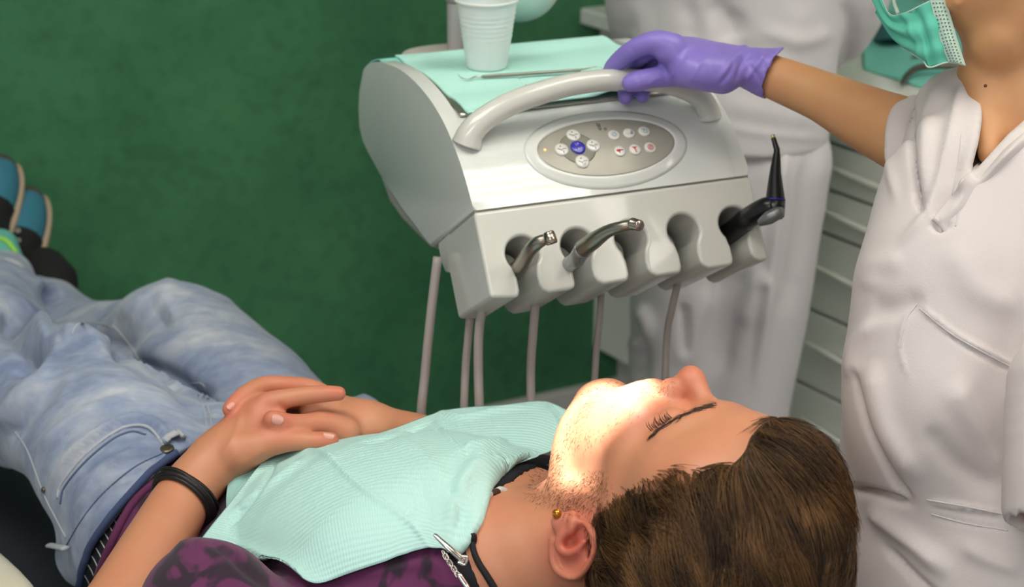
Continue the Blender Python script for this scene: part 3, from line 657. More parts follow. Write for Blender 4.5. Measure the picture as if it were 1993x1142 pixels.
# luminaires placed where the glossy shell mirrors them
def mirror_ceiling(a, s):
    P = FS(a, s); n = nrm(np.cross(FS(a+.002, s)-P, FS(a, s+.002)-P)); n = n if n@(CC-P) > 0 else -n
    d = nrm(P-CC); r = d-2*n*(d@n); k = (2.68-P[2])/r[2]; return P+r*k
q = mirror_ceiling(.040, .024); rot = math.atan2(UA[1], UA[0])
luminaire(q[0], q[1], rot, 'louvred four-tube ceiling light mirrored in the front of the dental unit', .9, .75)
# ================================================================== the patient
def VV(x, y, z): return RT*x+UP*y-FW*z                      # vector given as right, up, towards the camera
HM = np.array([[0.16715579, -0.7580094, 0.63104024], [0.98709018, 0.13520142, -0.09859889], [-0.01057865, 0.63810909, 0.77099]])
HF, HL_, HU = [VV(*HM[:, i]) for i in range(3)]; HO = CC+VV(.14346553, -.18438788, -1.36)
HMAT = np.array([HF, HL_, HU])
def H(f, l, u): return HO+HF*f+HL_*l+HU*u                   # face-forward, left, crown-ward from a point inside the head
def HPX(x, y, l): return WP(x, y, HO+HL_*l, HL_)
LN = VV(-.58, -.09, .81)                                    # the patient's left, towards the camera
skin_c = (200, 140, 106)
m_skin = mat('skin_light_olive', skin_c, .46, sss=.12, var=(26, (196, 128, 98), .3), bump=(260, .10, .0006))
m_skin_arm = m_skin
spine = [W(410, 1015, 1.86), W(450, 1020, 1.81), W(620, 1055, 1.67), W(790, 1078, 1.55), W(890, 1092, 1.49), W(965, 1105, 1.44)]
TW = [.175, .178, .160, .168, .170, .10]; TT = [.095, .100, .094, .104, .092, .06]
person = thing('person', spine[1]-ZZ*.1, 'young man lying in the dental chair in purple t-shirt and pale jeans, hands folded', 'person')

# ---- head, neck and upper chest
F = Field(HO-np.array([.36, .24, .23]), HO+np.array([.20, .28, .24]), .0022)
lr = (-1, 1)
F.ell(H(.0, 0, .052), (.096, .077, .104), HMAT, 0)
F.ell(H(-.035, 0, .045), (.072, .076, .085), HMAT, .03)
F.ell(H(.030, 0, -.038), (.062, .060, .078), HMAT, .03)
for s in lr:
    F.chain([H(-.010, s*.058, -.040), H(-.004, s*.056, -.082), H(.040, s*.040, -.105), H(.073, s*.014, -.114)], [.014, .016, .016, .017], .022)
    F.chain([H(.066, s*.040, -.022), H(.040, s*.058, -.014), H(.0, s*.068, -.012)], [.017, .014, .009], .022)
    F.ell(H(.052, s*.034, -.055), (.036, .026, .040), HMAT, .03)
    F.cap(H(.030, s*.055, .030), H(.030, s*.050, .060), .02, .02, .03)
F.ell(H(.0745, 0, -.1075), (.0205, .021, .0165), HMAT, .018)
F.ell(H(.0675, 0, -.052), (.0345, .031, .034), HMAT, .02)
F.chain([H(.060, -.052, .020), H(.078, -.032, .033), H(.086, 0, .034), H(.078, .032, .033), H(.060, .052, .020)], [.008, .0105, .011, .0105, .008], .012)
for s in lr:
    F.ell(H(.094, s*.032, .008), (.018, .017, .0125), HMAT, .012, 'sub')
    F.ell(H(.0715, s*.031, .004), (.0150, .0165, .0135), HMAT, .004)
    F.chain([H(.0835, s*.016, .000), H(.0868, s*.030, -.003), H(.0775, s*.045, -.0015)], [.0012]*3, .0015, op='sub')
F.chain([H(.086, 0, .028), H(.0945, 0, .008), H(.1065, 0, -.007)], [.0085, .0085, .0105], .008)
F.ell(H(.1090, 0, -.0130), (.0140, .0132, .0120), HMAT, .006)
F.cap(H(.1070, 0, -.020), H(.098, 0, -.030), .0062, .006, .004)
for s in lr:
    F.ell(H(.0950, s*.0135, -.0215), (.0145, .0105, .0120), HMAT, .006)
    F.ell(H(.0985, s*.0075, -.0310), (.0055, .0035, .0040), HMAT, .003, 'sub')
    F.chain([H(.088, s*.0235, -.026), H(.086, s*.027, -.037)], [.002]*2, .006, op='sub')
F.chain([H(.092, -.023, -.0600), H(.0985, -.010, -.0535), H(.0998, 0, -.0540), H(.0985, .010, -.0535), H(.092, .023, -.0600)], [.0030, .0052, .0055, .0052, .0030], .004)
F.chain([H(.091, -.021, -.0625), H(.0955, 0, -.0690), H(.091, .021, -.0625)], [.003, .0068, .003], .004)
F.chain([H(.096, -.024, -.0615), H(.1035, 0, -.0608), H(.096, .024, -.0615)], [.0012, .0020, .0012], .0015, op='sub')
F.chain([H(.104, -.012, -.0845), H(.106, 0, -.085), H(.104, .012, -.0845)], [.007]*3, .01, op='sub')
# neck
NB = W(1000, 1120, 1.44)
F.chain([H(-.022, 0, .0), H(-.028, 0, -.06), W(1055, 1085, 1.41), W(1018, 1125, 1.44), W(975, 1160, 1.475)], [.060, .0550, .0530, .056, .060], .02)
F.chain([H(.026, 0, -.090), W(1078, 1000, 1.435), W(1032, 1055, 1.455)], [.024, .026, .026], .02)
F.chain([H(-.03, .065, -.035), W(1030, 1080, 1.39), W(975, 1120, 1.41), W(930, 1150, 1.43)], [.012, .014, .015, .01], .02)
# chest and shoulders under the cloth
F.slab([spine[3], spine[4], spine[5]], [.155, .165, .09], [.098, .092, .062], LN, .03)
F.chain([spine[5], W(880, 1225, 1.42), W(770, 1290, 1.40)], [.05, .045, .040], .03)
# near ear, as large and turned as the photo shows it
def EAR(x, y, l): return HPX(x, y, l)
e3 = nrm(HL_*.80+HU*-.25+HF*-.1+(-FW)*.5)                 # the way the ear faces
ea = nrm(EAR(1112, 1125, .08)-EAR(1090, 1005, .08)); ea = nrm(ea-e3*(ea@e3)); eb = np.cross(e3, ea)
EM = np.array([ea, eb, e3])
def EP(x, y, h): 
    return WP(x, y, EC+e3*h, e3)
EC = EAR(1128, 1058, .079)
F.cap(EP(1140, 1040, -.022), EP(1125, 1055, -.006), .019, .016, .008)
F.ell(EP(1112, 1068, -.001), (.0275, .0185, .0045), EM, .004)
rim = [(1133, 1018), (1147, 1026), (1155, 1043), (1155, 1066), (1147, 1091), (1131, 1113), (1109, 1121), (1088, 1112), (1078, 1094), (1075, 1072), (1075, 1050)]
F.chain([EP(x, y, .004 if i > 1 else -.001+.002*i) for i, (x, y) in enumerate(rim)], [.0032, .0036]+[.0038]*7+[.0034, .003], .0022)
F.ell(EP(1112, 1097, .0070), (.0115, .0095, .0040), EM, .004, 'sub')
F.chain([EP(1146, 1062, .006), EP(1138, 1085, .007), EP(1118, 1106, .007), EP(1096, 1102, .007), EP(1086, 1082, .006)], [.0028]*5, .003, op='sub')
F.ell(EP(1120, 1042, .006), (.0125, .0090, .0085), EM, .004, 'sub')
F.ell(EP(1108, 1055, .004), (.0060, .0070, .0075), EM, .004, 'sub')
F.chain([EP(1100, 1038, .004), EP(1089, 1052, .0055), EP(1090, 1068, .0055), EP(1104, 1077, .0055), EP(1120, 1072, .005), EP(1139, 1052, .003)], [.0040, .0042, .0038, .0034, .0030, .0026], .0025)
F.chain([EP(1116, 1000, -.002), EP(1116, 1016, .003), EP(1112, 1032, .004)], [.0035, .0045, .0040], .004)
F.ell(EP(1088, 1021, .003), (.0078, .0068, .0062), EM, .004)
F.chain([EP(1100, 1010, .001), EP(1088, 1010, .001)], [.006, .0055], .005)
# far ear
F.ell(H(-.020, -.081, -.012), (.018, .006, .030), HMAT, .006)
head_F = F
V1, Q1 = F.polys(); 

# ---- arms and hands
A0 = W(380, 960, 1.60)
F2 = Field(np.minimum(W(900, 900, 1.9), W(120, 1180, 1.45))*[0, 1, 1]+np.array([-.52, -.05, -.16]), np.array([0.08, 1.86, 1.14]), .0024) if False else None
lo = np.array([-.46, 1.16, .62]); hi = np.array([.05, 1.80, .98])
F2 = Field(lo, hi, .0019)
# near (left) forearm
F2.chain([W(190, 1262, 1.405), W(243, 1170, 1.445), W(302, 1065, 1.50), W(358, 968, 1.548), W(405, 912, 1.568), W(440, 880, 1.575)], [.040, .0350, .0320, .0285, .0275, .026], .01)
wv = nrm(VV(-.35, .25, -.9))                                 # across the near hand, thumb side to little-finger side
F2.slab([W(425, 888, 1.576), W(462, 860, 1.582), W(500, 822, 1.588), W(520, 805, 1.592)], [.028, .033, .037, .034], [.0215, .0215, .0200, .0150], nrm(VV(.45, -.55, .75)), .012)
def finger(Fd, pts, r, k=.0028, kb=None): Fd.chain([W(*p) for p in pts], r, k, n=24)
# near hand fingers (index on top, then the rest behind it)
finger(F2, [(506, 800, 1.585), (522, 784, 1.585), (560, 775, 1.585), (600, 768.5, 1.588), (635, 766, 1.590), (659, 765.5, 1.592)], [.0135, .0112, .0098, .0092, .0085, .0074], .006)
finger(F2, [(500, 795, 1.605), (540, 782, 1.612), (585, 776, 1.618), (618, 778, 1.622), (645, 790, 1.628)], [.0120, .0100, .0095, .0088, .0078], .003)
finger(F2, [(495, 800, 1.625), (530, 790, 1.636), (575, 786, 1.642), (610, 795, 1.646), (625, 810, 1.648)], [.0115, .0098, .0092, .0085, .0075], .003)
finger(F2, [(485, 808, 1.642), (515, 800, 1.655), (550, 798, 1.662), (580, 806, 1.664)], [.0105, .0088, .0082, .0070], .003)
# near thumb
finger(F2, [(470, 880, 1.562), (520, 862, 1.560), (565, 858, 1.562), (600, 858, 1.566), (630, 857, 1.570), (645, 856, 1.572)], [.0190, .0145, .0105, .0094, .0088, .0075], .010)
# far (right) forearm and hand
F2.chain([W(905, 905, 1.76), W(830, 868, 1.715), W(765, 846, 1.675), W(715, 828, 1.650)], [.034, .032, .0275, .0245], .01)
F2.slab([W(722, 830, 1.652), W(680, 818, 1.640), W(640, 806, 1.632), W(612, 802, 1.630)], [.026, .032, .034, .030], [.0215, .0190, .0165, .0140], nrm(VV(-.25, -.35, .9)), .012)
# far thumb lies across the near hand
finger(F2, [(668, 838, 1.612), (630, 826, 1.598), (597, 826, 1.583), (565, 825, 1.570), (543, 821, 1.562), (530, 816, 1.557)], [.0170, .0140, .0108, .0102, .0106, .0092], .007)
# far fingers: the first wraps over the near hand, its tip shows at the left
finger(F2, [(640, 778, 1.640), (605, 757, 1.640), (560, 750, 1.632), (515, 750, 1.622), (480, 765, 1.604), (458, 784, 1.592), (447, 796, 1.586)], [.0125, .0105, .0095, .0098, .0092, .0085, .0075], .003)
finger(F2, [(615, 790, 1.645), (570, 795, 1.645), (540, 812, 1.640), (520, 830, 1.636)], [.0115, .0105, .0100, .0085], .003)
finger(F2, [(612, 806, 1.650), (575, 815, 1.652), (548, 832, 1.650)], [.0110, .0100, .0085], .003)
finger(F2, [(615, 818, 1.655), (585, 830, 1.658), (560, 842, 1.657)], [.0100, .0090, .0078], .003)
V2, Q2 = F2.polys(); N2 = F2.grad(V2)
V2 = folds(V2, N2, [([(560, 812), (561, 842)], 2.2, -.0006), ([(566, 812), (567, 842)], 2.2, -.0006), ([(572, 814), (573, 840)], 2.5, -.0005), ([(592, 842), (594, 870)], 2.2, -.0005), ([(598, 842), (599, 870)], 2.2, -.0004),
    ([(540, 785), (556, 800)], 5, -.0012), ([(470, 800), (455, 850), (420, 900)], 6, .0012), ([(520, 870), (470, 905)], 8, .001)])
Fh = Field(HO-.1, HO+.1, .05)
N1 = head_F.grad(V1)
V1 = folds(V1, N1, [([(1380, 781), (1330, 797), (1300, 822)], 3, .0006)])
G = Geo(); G.add(V1, Q1.tolist()); n1 = len(V1)
# upper arms hidden in the sleeves, so that the body is whole
F3 = Field(np.array([-.50, .95, .50]), np.array([.20, 1.75, 1.05]), .006)
F3.chain([W(790, 1300, 1.40), W(560, 1310, 1.355), W(370, 1300, 1.37), W(190, 1262, 1.405)], [.055, .046, .040, .0415], .01)
F3.chain([W(1100, 1010, 1.58), W(1040, 960, 1.72), W(905, 905, 1.76)], [.05, .040, .0335], .01)
V3, Q3 = F3.polys()
G.add(V2, Q2.tolist()); G.add(V3, Q3.tolist())
body = mesh('body', G.v, G.f, m_skin, person)
Vb_ = np.array(G.v); red = np.zeros(len(Vb_))
for c_, r_, k_ in ((EC, .032, .7), (H(.105, 0, -.015), .022, .55), (H(.072, .045, -.028), .03, .40), (H(.095, 0, -.063), .016, .75), (W(449, 792, 1.590), .02, .5), (W(540, 820, 1.56), .022, .45), (W(660, 765, 1.59), .02, .5), (W(648, 856, 1.57), .02, .5), (W(505, 775, 1.57), .02, .3), (W(560, 750, 1.62), .03, .3)):
    red = np.maximum(red, k_*np.exp(-(np.linalg.norm(Vb_-c_, axis=1)/r_)**2))
at_ = body.data.attributes.new('flush', 'FLOAT', 'POINT'); at_.data.foreach_set('value', red.astype(np.float32))
nt = m_skin.node_tree; a1_ = node(m_skin, 'ShaderNodeAttribute', attribute_name='flush'); mx_ = node(m_skin, 'ShaderNodeMix', data_type='RGBA'); mx_.inputs[7].default_value = (*lin((206, 92, 82)), 1)
src_ = nt.nodes['Principled BSDF'].inputs['Base Color'].links[0].from_socket; nt.links.new(a1_.outputs['Fac'], mx_.inputs[0]); nt.links.new(src_, mx_.inputs[6]); nt.links.new(mx_.outputs[2], nt.nodes['Principled BSDF'].inputs['Base Color'])
sm = body.modifiers.new('smooth', 'SMOOTH'); sm.factor = .5; sm.iterations = 2
o_bvh['body'] = BVHTree.FromPolygons([tuple(v) for v in G.v], G.f); o_bvh[body.name] = o_bvh['body']
BODY = body.name

# lips tint, nails
m_nail = mat('fingernail', (222, 160, 146), .25, coat=.3)
def nail(x, y, along, rx, ry, lift=.0004):
    P, N = hit(BODY, x, y); 
    if P is None: return
    d = W(x+along[0], y+along[1], PX(P)[2])-P; d = nrm(d-N*(d@N)); q = np.cross(N, d); V = []; Fc = []
    for i in range(7):
        for k in range(20):
            u = 2*math.pi*k/20; r = i/6; c = abs(math.cos(u))**.8*math.copysign(1, math.cos(u)); s_ = abs(math.sin(u))**.8*math.copysign(1, math.sin(u))
            V.append(P+d*rx*r*c+q*ry*r*s_+N*(lift+.0009-.0022*(r*s_)**2))
    Fc = [(i*20+k, i*20+(k+1) % 20, (i+1)*20+(k+1) % 20, (i+1)*20+k) for i in range(6) for k in range(20)]
    V += [v-N*.0012 for v in V[-20:]]; Fc += [(120+k, 120+(k+1) % 20, 140+(k+1) % 20, 140+k) for k in range(20)]
    mesh('fingernail', V, Fc, m_nail, person)
nail(540, 816, (-10, -2), .0062, .0050); nail(640, 847, (10, 0), .0058, .0038); nail(449, 790, (-8, 8), .0045, .0035)

# ---- hair
m_hair = mat('brown_hair', (74, 52, 34), .42, spec=.35)
nt = m_hair.node_tree; at = node(m_hair, 'ShaderNodeAttribute', attribute_name='tone'); rp = node(m_hair, 'ShaderNodeValToRGB')
rp.color_ramp.elements[0].color = (*lin((44, 31, 21)), 1); rp.color_ramp.elements[1].color = (*lin((132, 95, 58)), 1)
nt.links.new(at.outputs['Fac'], rp.inputs[0]); nt.links.new(rp.outputs[0], nt.nodes['Principled BSDF'].inputs['Base Color'])
FH = Field(HO-.26, HO+.26, .004)
FH.ell(H(-.006, 0, .058), (.103, .086, .109), HMAT, 0); FH.ell(H(-.045, 0, .060), (.074, .085, .100), HMAT, .03); FH.ell(H(.050, 0, .105), (.042, .056, .036), HMAT, .02)
FH.ell(H(-.04, 0, -.01), (.062, .074, .05), HMAT, .03)
face_cut = [(1508, 780), (1505, 806), (1478, 818), (1458, 845), (1446, 876), (1420, 898), (1385, 903), (1345, 908), (1300, 906), (1262, 920), (1228, 934), (1205, 930), (1176, 912), (1168, 940), (1163, 975), (1158, 1010), (1162, 1050), (1158, 1090), (1140, 1118), (1118, 1131), (1100, 1150), (1060, 1300), (900, 1300), (900, 700), (1508, 700)]
FH.cutpoly(face_cut, 1.0, 1.365, .004)
# the far side of the face keeps its own hairline
FH.put(H(.12, -.10, -.02)-.12, H(.12, -.10, -.02)+.12, .004, lambda x, y, z: np.maximum(-((x-HO[0])*HF[0]+(y-HO[1])*HF[1]+(z-HO[2])*HF[2]-.035), ((x-HO[0])*HU[0]+(y-HO[1])*HU[1]+(z-HO[2])*HU[2])-.078), 'sub')
Vh, Qh = FH.polys(); Nh = FH.grad(Vh)
WH = H(-.092, .0, .128)                                   # the whorl towards which the strands lie
def strands(P0, N0, dirs, length, r, seg=6, curl=.0, lift=.2, droop=None):
    n = len(P0); pts = np.zeros((n, seg+1, 3)); pts[:, 0] = P0; d = dirs+N0*lift; d /= np.linalg.norm(d, axis=1)[:, None]; st = (length/seg)[:, None]
    for i in range(seg):
        pts[:, i+1] = pts[:, i]+d*st; d = d+(dirs*.3-N0*(lift*.62))+rng.normal(size=(n, 3))*curl; d /= np.linalg.norm(d, axis=1)[:, None]
    return pts
def strandmesh(pts, r, tone, name, m, parent, extraV=None, extraF=None, extraT=None):
    n, s, _ = pts.shape; T = np.gradient(pts, axis=1); T /= np.linalg.norm(T, axis=2)[..., None]+1e-12
    A = np.cross(T, [0.3, .5, .8]); A /= np.linalg.norm(A, axis=2)[..., None]+1e-12; B = np.cross(T, A); rr = (np.linspace(1, .25, s)[None, :, None]*r[:, None, None])
    V = np.stack([pts+rr*(A*math.cos(k*2.0944)+B*math.sin(k*2.0944)) for k in range(3)], 2).reshape(-1, 3)
    i = np.arange(n)[:, None, None]; j = np.arange(s-1)[None, :, None]; k = np.arange(3)[None, None, :]; b = (i*s+j)*3
    Fq = np.stack([b+k, b+(k+1) % 3, b+3+(k+1) % 3, b+3+k], -1).reshape(-1, 4); tn = np.repeat(tone, s*3)
    if extraV is not None: Fq = np.vstack([Fq, np.asarray(extraF)+len(V)]); V = np.vstack([V, extraV]); tn = np.concatenate([tn, extraT])
    o = mesh(name, V, Fq, m, parent); at = o.data.attributes.new('tone', 'FLOAT', 'POINT'); at.data.foreach_set('value', tn.astype(np.float32)); return o
def scatter(V, Q, n, keep=None):
    a = V[Q[:, 0]]; b = V[Q[:, 1]]; c = V[Q[:, 2]]; d = V[Q[:, 3]]; ar = np.linalg.norm(np.cross(b-a, d-a), axis=1)+1e-12; p = ar/ar.sum()
    i = rng.choice(len(Q), n, p=p); u, v = rng.random((2, n, 1)); return a[i]*(1-u)*(1-v)+b[i]*u*(1-v)+c[i]*u*v+d[i]*(1-u)*v
P = scatter(Vh, Qh, 30000); N = FH.grad(P); hc_ = H(-.01, 0, .05); Rd = (P-hc_)/np.linalg.norm(P-hc_, axis=1)[:, None]; ok_ = ((N*Rd).sum(1) > .72) & ((P-hc_)@-FW > -.06); P = P[ok_]; N = N[ok_]
dv = WH-P; dist = np.linalg.norm(dv, axis=1); dv = dv-N*(dv*N).sum(1)[:, None]; dv /= np.linalg.norm(dv, axis=1)[:, None]+1e-9
nz = np.stack([vnoise(P, 55, s) for s in (1, 2, 3)], 1)*.40+np.stack([vnoise(P, 150, s) for s in (4, 5, 6)], 1)*.26
dv = dv+nz+VV(.9, -.1, 0)*1.1*np.clip(((P-HO)@HF-.03)/.05, 0, 1)[:, None]*np.clip(((P-HO)@HU-.05)/.04, 0, 1)[:, None]; dv -= N*(dv*N).sum(1)[:, None]; dv /= np.linalg.norm(dv, axis=1)[:, None]+1e-9
ln = rng.uniform(.026, .052, len(P)); clump = vnoise(P, 120, 9)
ln = ln*(1-.45*np.clip(((P-HO)@HF-.055)/.03, 0, 1)); tone = np.clip(.36+.30*clump+.18*vnoise(P, 420, 10)+rng.normal(0, .12, len(P)), 0, 1)
pts = strands(P-N*.002, N, dv, ln, .2, curl=.05, lift=.26)
hair = strandmesh(pts, np.full(len(P), .00042), tone, 'hair', m_hair, person, Vh-Nh*.003+Nh*(vnoise(Vh, 140, 9)*.0015)[:, None], Qh, np.full(len(Vh), .05)); hair['label'] = 'short thick brown hair'

# eyebrow, lashes, stubble
def on_skin(pts_px): 
    o_ = [];
    for x, y in pts_px:
        p, n = hit(BODY, x, y)
        if p is not None: o_.append((p, n))
    return np.array([q[0] for q in o_]), np.array([q[1] for q in o_])
m_brow = mat('dark_brown_brow', (52, 36, 26), .6)
bl = spline([(1266, 850, 0), (1295, 827, 0), (1330, 807, 0), (1365, 794, 0), (1394, 787, 0)], 400)[:, :2]
bp = bl+rng.normal(0, 1, bl.shape)*np.linspace(1.4, 3.0, 400)[:, None]*.9; P, N = on_skin(bp)
d = np.tile(VV(-.6, -.55, .1), (len(P), 1))+rng.normal(0, .15, (len(P), 3)); d -= N*(d*N).sum(1)[:, None]
strandmesh(strands(P, N, d/np.linalg.norm(d, axis=1)[:, None], rng.uniform(.004, .007, len(P)), 0, 4, .03, .2), np.full(len(P), .00017), np.zeros(len(P)), 'eyebrow', m_brow, person)
# lashes stand out from the closed lid beyond the brow
g = Geo()
for i, x in enumerate(np.linspace(1268, 1308, 15)):
    y = 838-(x-1268)*.62+rng.normal(0, 1); p, n = hit(BODY, x, y)
    if p is None: continue
    q = p+VV(-.30-.25*rng.random(), .75, .25)*(.0065+.004*rng.random()); V, Fc = tube([p, (p+q)/2+VV(-.0012, 0, .0), q], [.00045, .00035, .0001], n=6, seg=4); g.add(V, Fc)
g.build('eyelashes', m_brow, person)
def poly_fill(poly, n):
    xs = [p[0] for p in poly]; ys = [p[1] for p in poly]; out = []
    while len(out) < n:
        x, y = rng.uniform(min(xs), max(xs)), rng.uniform(min(ys), max(ys)); c = False
        for i in range(len(poly)):
            a, b = poly[i], poly[i-1]
            if (a[1] > y) != (b[1] > y) and x < (b[0]-a[0])*(y-a[1])/(b[1]-a[1])+a[0]: c = not c
        if c: out.append((x, y))
    return out
bd = poly_fill([(1176, 915), (1130, 925), (1088, 945), (1082, 1000), (1115, 1000), (1160, 1000), (1180, 950)], 900)+poly_fill([(1060, 888), (1090, 878), (1098, 920), (1085, 960), (1040, 985), (1030, 940)], 650)
bd += poly_fill([(1186, 738), (1225, 745), (1170, 770), (1130, 830), (1100, 890), (1092, 880), (1110, 820), (1140, 760)], 420)+poly_fill([(1250, 752), (1305, 741), (1300, 765), (1240, 770)], 130)+poly_fill([(1100, 900), (1180, 850), (1250, 800), (1200, 790), (1120, 850)], 120)
bd = [(x+rng.normal(0, 7), y+rng.normal(0, 7)) for x, y in bd]; P, N = on_skin(bd); d = np.tile(VV(-.5, -.35, .3), (len(P), 1))+rng.normal(0, .3, (len(P), 3)); d -= N*(d*N).sum(1)[:, None]
strandmesh(strands(P, N, d/np.linalg.norm(d, axis=1)[:, None], rng.uniform(.0015, .0042, len(P)), 0, 2, .05, .3), np.full(len(P), .00011), np.zeros(len(P)), 'beard_stubble', m_brow, person)
# ear stud, necklace
c, n = hit(BODY, 1088, 999); c = c if c is not None else EP(1088, 998, .004)
m_gold = mat('amber_stud', (196, 130, 40), .12, metal=.7); 
V, Fc = lathe(c-e3*.001, e3, [(0, 0), (.0018, 0), (.0020, .001), (.0036, .0018), (.0042, .0035), (.0038, .0055), (.0022, .0070), (0, .0074)], seg=24); mesh('ear_stud', V, Fc, m_gold, person)
m_cord = mat('black_cord', (24, 22, 26), .8)
pth = hits(BODY, [(938, 985), (925, 1010), (920, 1040), (922, 1070), (932, 1095), (948, 1120), (966, 1150), (985, 1190)], .0016)
if len(pth) > 4:
    V, Fc = tube(pth, [.0022, .0026, .0030, .0034], n=60, seg=10); g = Geo().add(V, Fc); g.add(*rtube([pth[len(pth)//3]-ZZ*.003, pth[len(pth)//3]+ZZ*.003], .0042, seg=12, n=4)); g.build('necklace', m_cord, person)

# ---- jeans
m_denim = mat('pale_denim', (120, 140, 172), .85, sheen=.2, bump=(500, .3, .0006))
nt = m_denim.node_tree; tcn = node(m_denim, 'ShaderNodeTexCoord')
na = node(m_denim, 'ShaderNodeTexNoise', Scale=7, Detail=8, Roughness=.62); nb = node(m_denim, 'ShaderNodeTexNoise', Scale=60, Detail=3)
mp = node(m_denim, 'ShaderNodeMapping'); mp.inputs['Rotation'].default_value = (0, 0, .9); mp.inputs['Scale'].default_value = (1, 3.2, 1)
ra = node(m_denim, 'ShaderNodeValToRGB'); ra.color_ramp.elements[0].position = .30; ra.color_ramp.elements[1].position = .70
ra.color_ramp.elements[0].color = (*lin((104, 120, 158)), 1); ra.color_ramp.elements[1].color = (*lin((188, 192, 200)), 1); e = ra.color_ramp.elements.new(.5); e.color = (*lin((146, 158, 182)), 1)
mxx = node(m_denim, 'ShaderNodeMix', data_type='RGBA', blend_type='OVERLAY'); mxx.inputs[0].default_value = .25
nt.links.new(tcn.outputs['Object'], mp.inputs[0]); nt.links.new(mp.outputs[0], na.inputs['Vector']); nt.links.new(tcn.outputs['Object'], nb.inputs['Vector'])
nt.links.new(na.outputs['Fac'], ra.inputs[0]); nt.links.new(ra.outputs[0], mxx.inputs[6]); nt.links.new(nb.outputs['Fac'], mxx.inputs[7]); nt.links.new(mxx.outputs[2], nt.nodes['Principled BSDF'].inputs['Base Color'])
FJ = Field(np.array([-1.10, 1.10, .36]), np.array([.02, 2.75, 1.02]), .0046)
FJ.slab([spine[2]*.4+spine[1]*.6, spine[1], spine[0]], [.166, .182, .178], [.098, .102, .100], LN, 0)
# far leg
FJ.chain([W(610, 960, 1.93), W(525, 838, 1.99), W(440, 752, 2.06), W(365, 680, 2.13), W(320, 660, 2.18)], [.096, .092, .086, .082, .074], .05)
FJ.chain([W(350, 668, 2.15), W(250, 672, 2.27), W(160, 655, 2.38), W(95, 610, 2.46), W(82, 575, 2.50)], [.072, .064, .060, .056, .046], .03)
FJ.chain([W(560, 960, 1.88), W(650, 902, 1.90)], [.09, .084], .04)
# near leg
FJ.chain([W(330, 1000, 1.76), W(245, 888, 1.83), W(165, 822, 1.91), W(95, 784, 1.97), W(30, 775, 2.02)], [.110, .106, .098, .090, .084], .014)
FJ.ell(W(400, 900, 1.84), (.09, .07, .07), None, .04)
FJ.chain([W(70, 775, 2.00), W(-40, 735, 2.10), W(-45, 660, 2.20), W(-5, 590, 2.34), W(8, 545, 2.41)], [.086, .080, .076, .064, .046], .012)
jf = [([(0, 560), (60, 620), (95, 665), (120, 672)], 16, .010), ([(0, 615), (50, 665), (100, 690)], 20, -.020), ([(330, 600), (260, 640), (215, 700)], 26, -.016), ([(350, 548), (290, 580), (225, 620)], 16, .007),
      ([(110, 660), (180, 675), (240, 700)], 12, .012), ([(110, 670), (70, 740), (30, 790), (0, 840)], 16, .010), ([(100, 640), (60, 700), (10, 730)], 16, -.012), ([(20, 860), (60, 800), (120, 730)], 14, -.006),
      ([(240, 700), (330, 735), (380, 770), (420, 800)], 18, -.014), ([(380, 770), (450, 745), (520, 740)], 16, -.007), ([(60, 880), (160, 800), (260, 770)], 10, .004), ([(110, 960), (150, 890), (230, 830), (290, 830), (330, 880)], 6, -.006),
      ([(100, 940), (145, 875), (230, 818), (295, 818), (340, 868)], 6, .005), ([(150, 960), (220, 900), (330, 880)], 7, .003), ([(170, 1000), (230, 940), (330, 900)], 6, -.003), ([(140, 1010), (200, 920), (300, 850)], 7, .003),
      ([(200, 640), (120, 640), (60, 600)], 16, .006), ([(130, 570), (100, 560), (60, 545)], 10, .008), ([(420, 560), (500, 620), (600, 690)], 12, .004), ([(60, 970), (110, 1080), (150, 1142)], 10, .003), ([(30, 900), (60, 1000), (100, 1080)], 14, -.004),
      ([(560, 700), (640, 745), (720, 800)], 10, -.004), ([(690, 770), (725, 790), (750, 825)], 6, .005), ([(450, 800), (420, 830), (400, 850)], 8, .004), ([(150, 740), (250, 745), (350, 790)], 22, .004)]
FJ.cutpoly([(150, 1200), (163, 1110), (185, 1055), (235, 990), (300, 920), (352, 880), (500, 800), (600, 815), (760, 840), (1200, 800), (1200, 1300), (150, 1300)], 1.2, 1.80, .004)
jf = [(q_[0], q_[1], q_[2]*1.35) for q_ in jf]; jeans = surf(FJ, 'jeans', m_denim, person, items=jf, noise=(22, .0016, 3)); jeans['label'] = 'pale washed blue jeans'
JN = jeans.name
m_seam = mat('denim_seam', (176, 180, 186), .9, bump=(900, .4, .0004)); m_seamd = mat('denim_dark_edge', (84, 98, 128), .9)
def seam(pts, r, m, off=.0002, name='seam', parent=None):
    P = hits(JN, pts, off)
    if len(P) > 3: V, Fc = tube(P, r*.62, n=len(P)*2, seg=8); return mesh(name, V, Fc, m, parent or jeans)
for pts, r, m in [([(112, 968), (120, 940), (160, 890), (215, 845), (255, 828), (290, 832), (315, 862), (325, 880)], .0028, m_seam), ([(118, 980), (126, 948), (166, 899), (218, 856), (256, 840), (284, 846)], .0022, m_seamd),
                  ([(218, 632), (240, 655), (258, 680), (275, 706)], .0022, m_seam), ([(140, 650), (150, 632), (175, 628), (205, 632), (222, 640)], .0018, m_seam), ([(0, 580), (12, 592), (20, 620)], .0018, m_seam),
                  ([(370, 745), (395, 748), (405, 775)], .0014, m_seam), ([(380, 752), (395, 790), (402, 830)], .0012, m_seam), ([(388, 750), (404, 790), (412, 826)], .0012, m_seam),
                  ([(30, 840), (55, 880), (85, 960), (110, 1010), (128, 1045)], .0018, m_seam), ([(690, 782), (715, 785), (738, 800), (748, 822)], .0026, m_seam), ([(694, 792), (716, 794), (734, 808)], .0022, m_seamd),
                  ([(130, 1060), (160, 1010), (200, 960), (260, 910), (320, 880)], .0012, m_seamd)]:
    seam(pts, r, m)
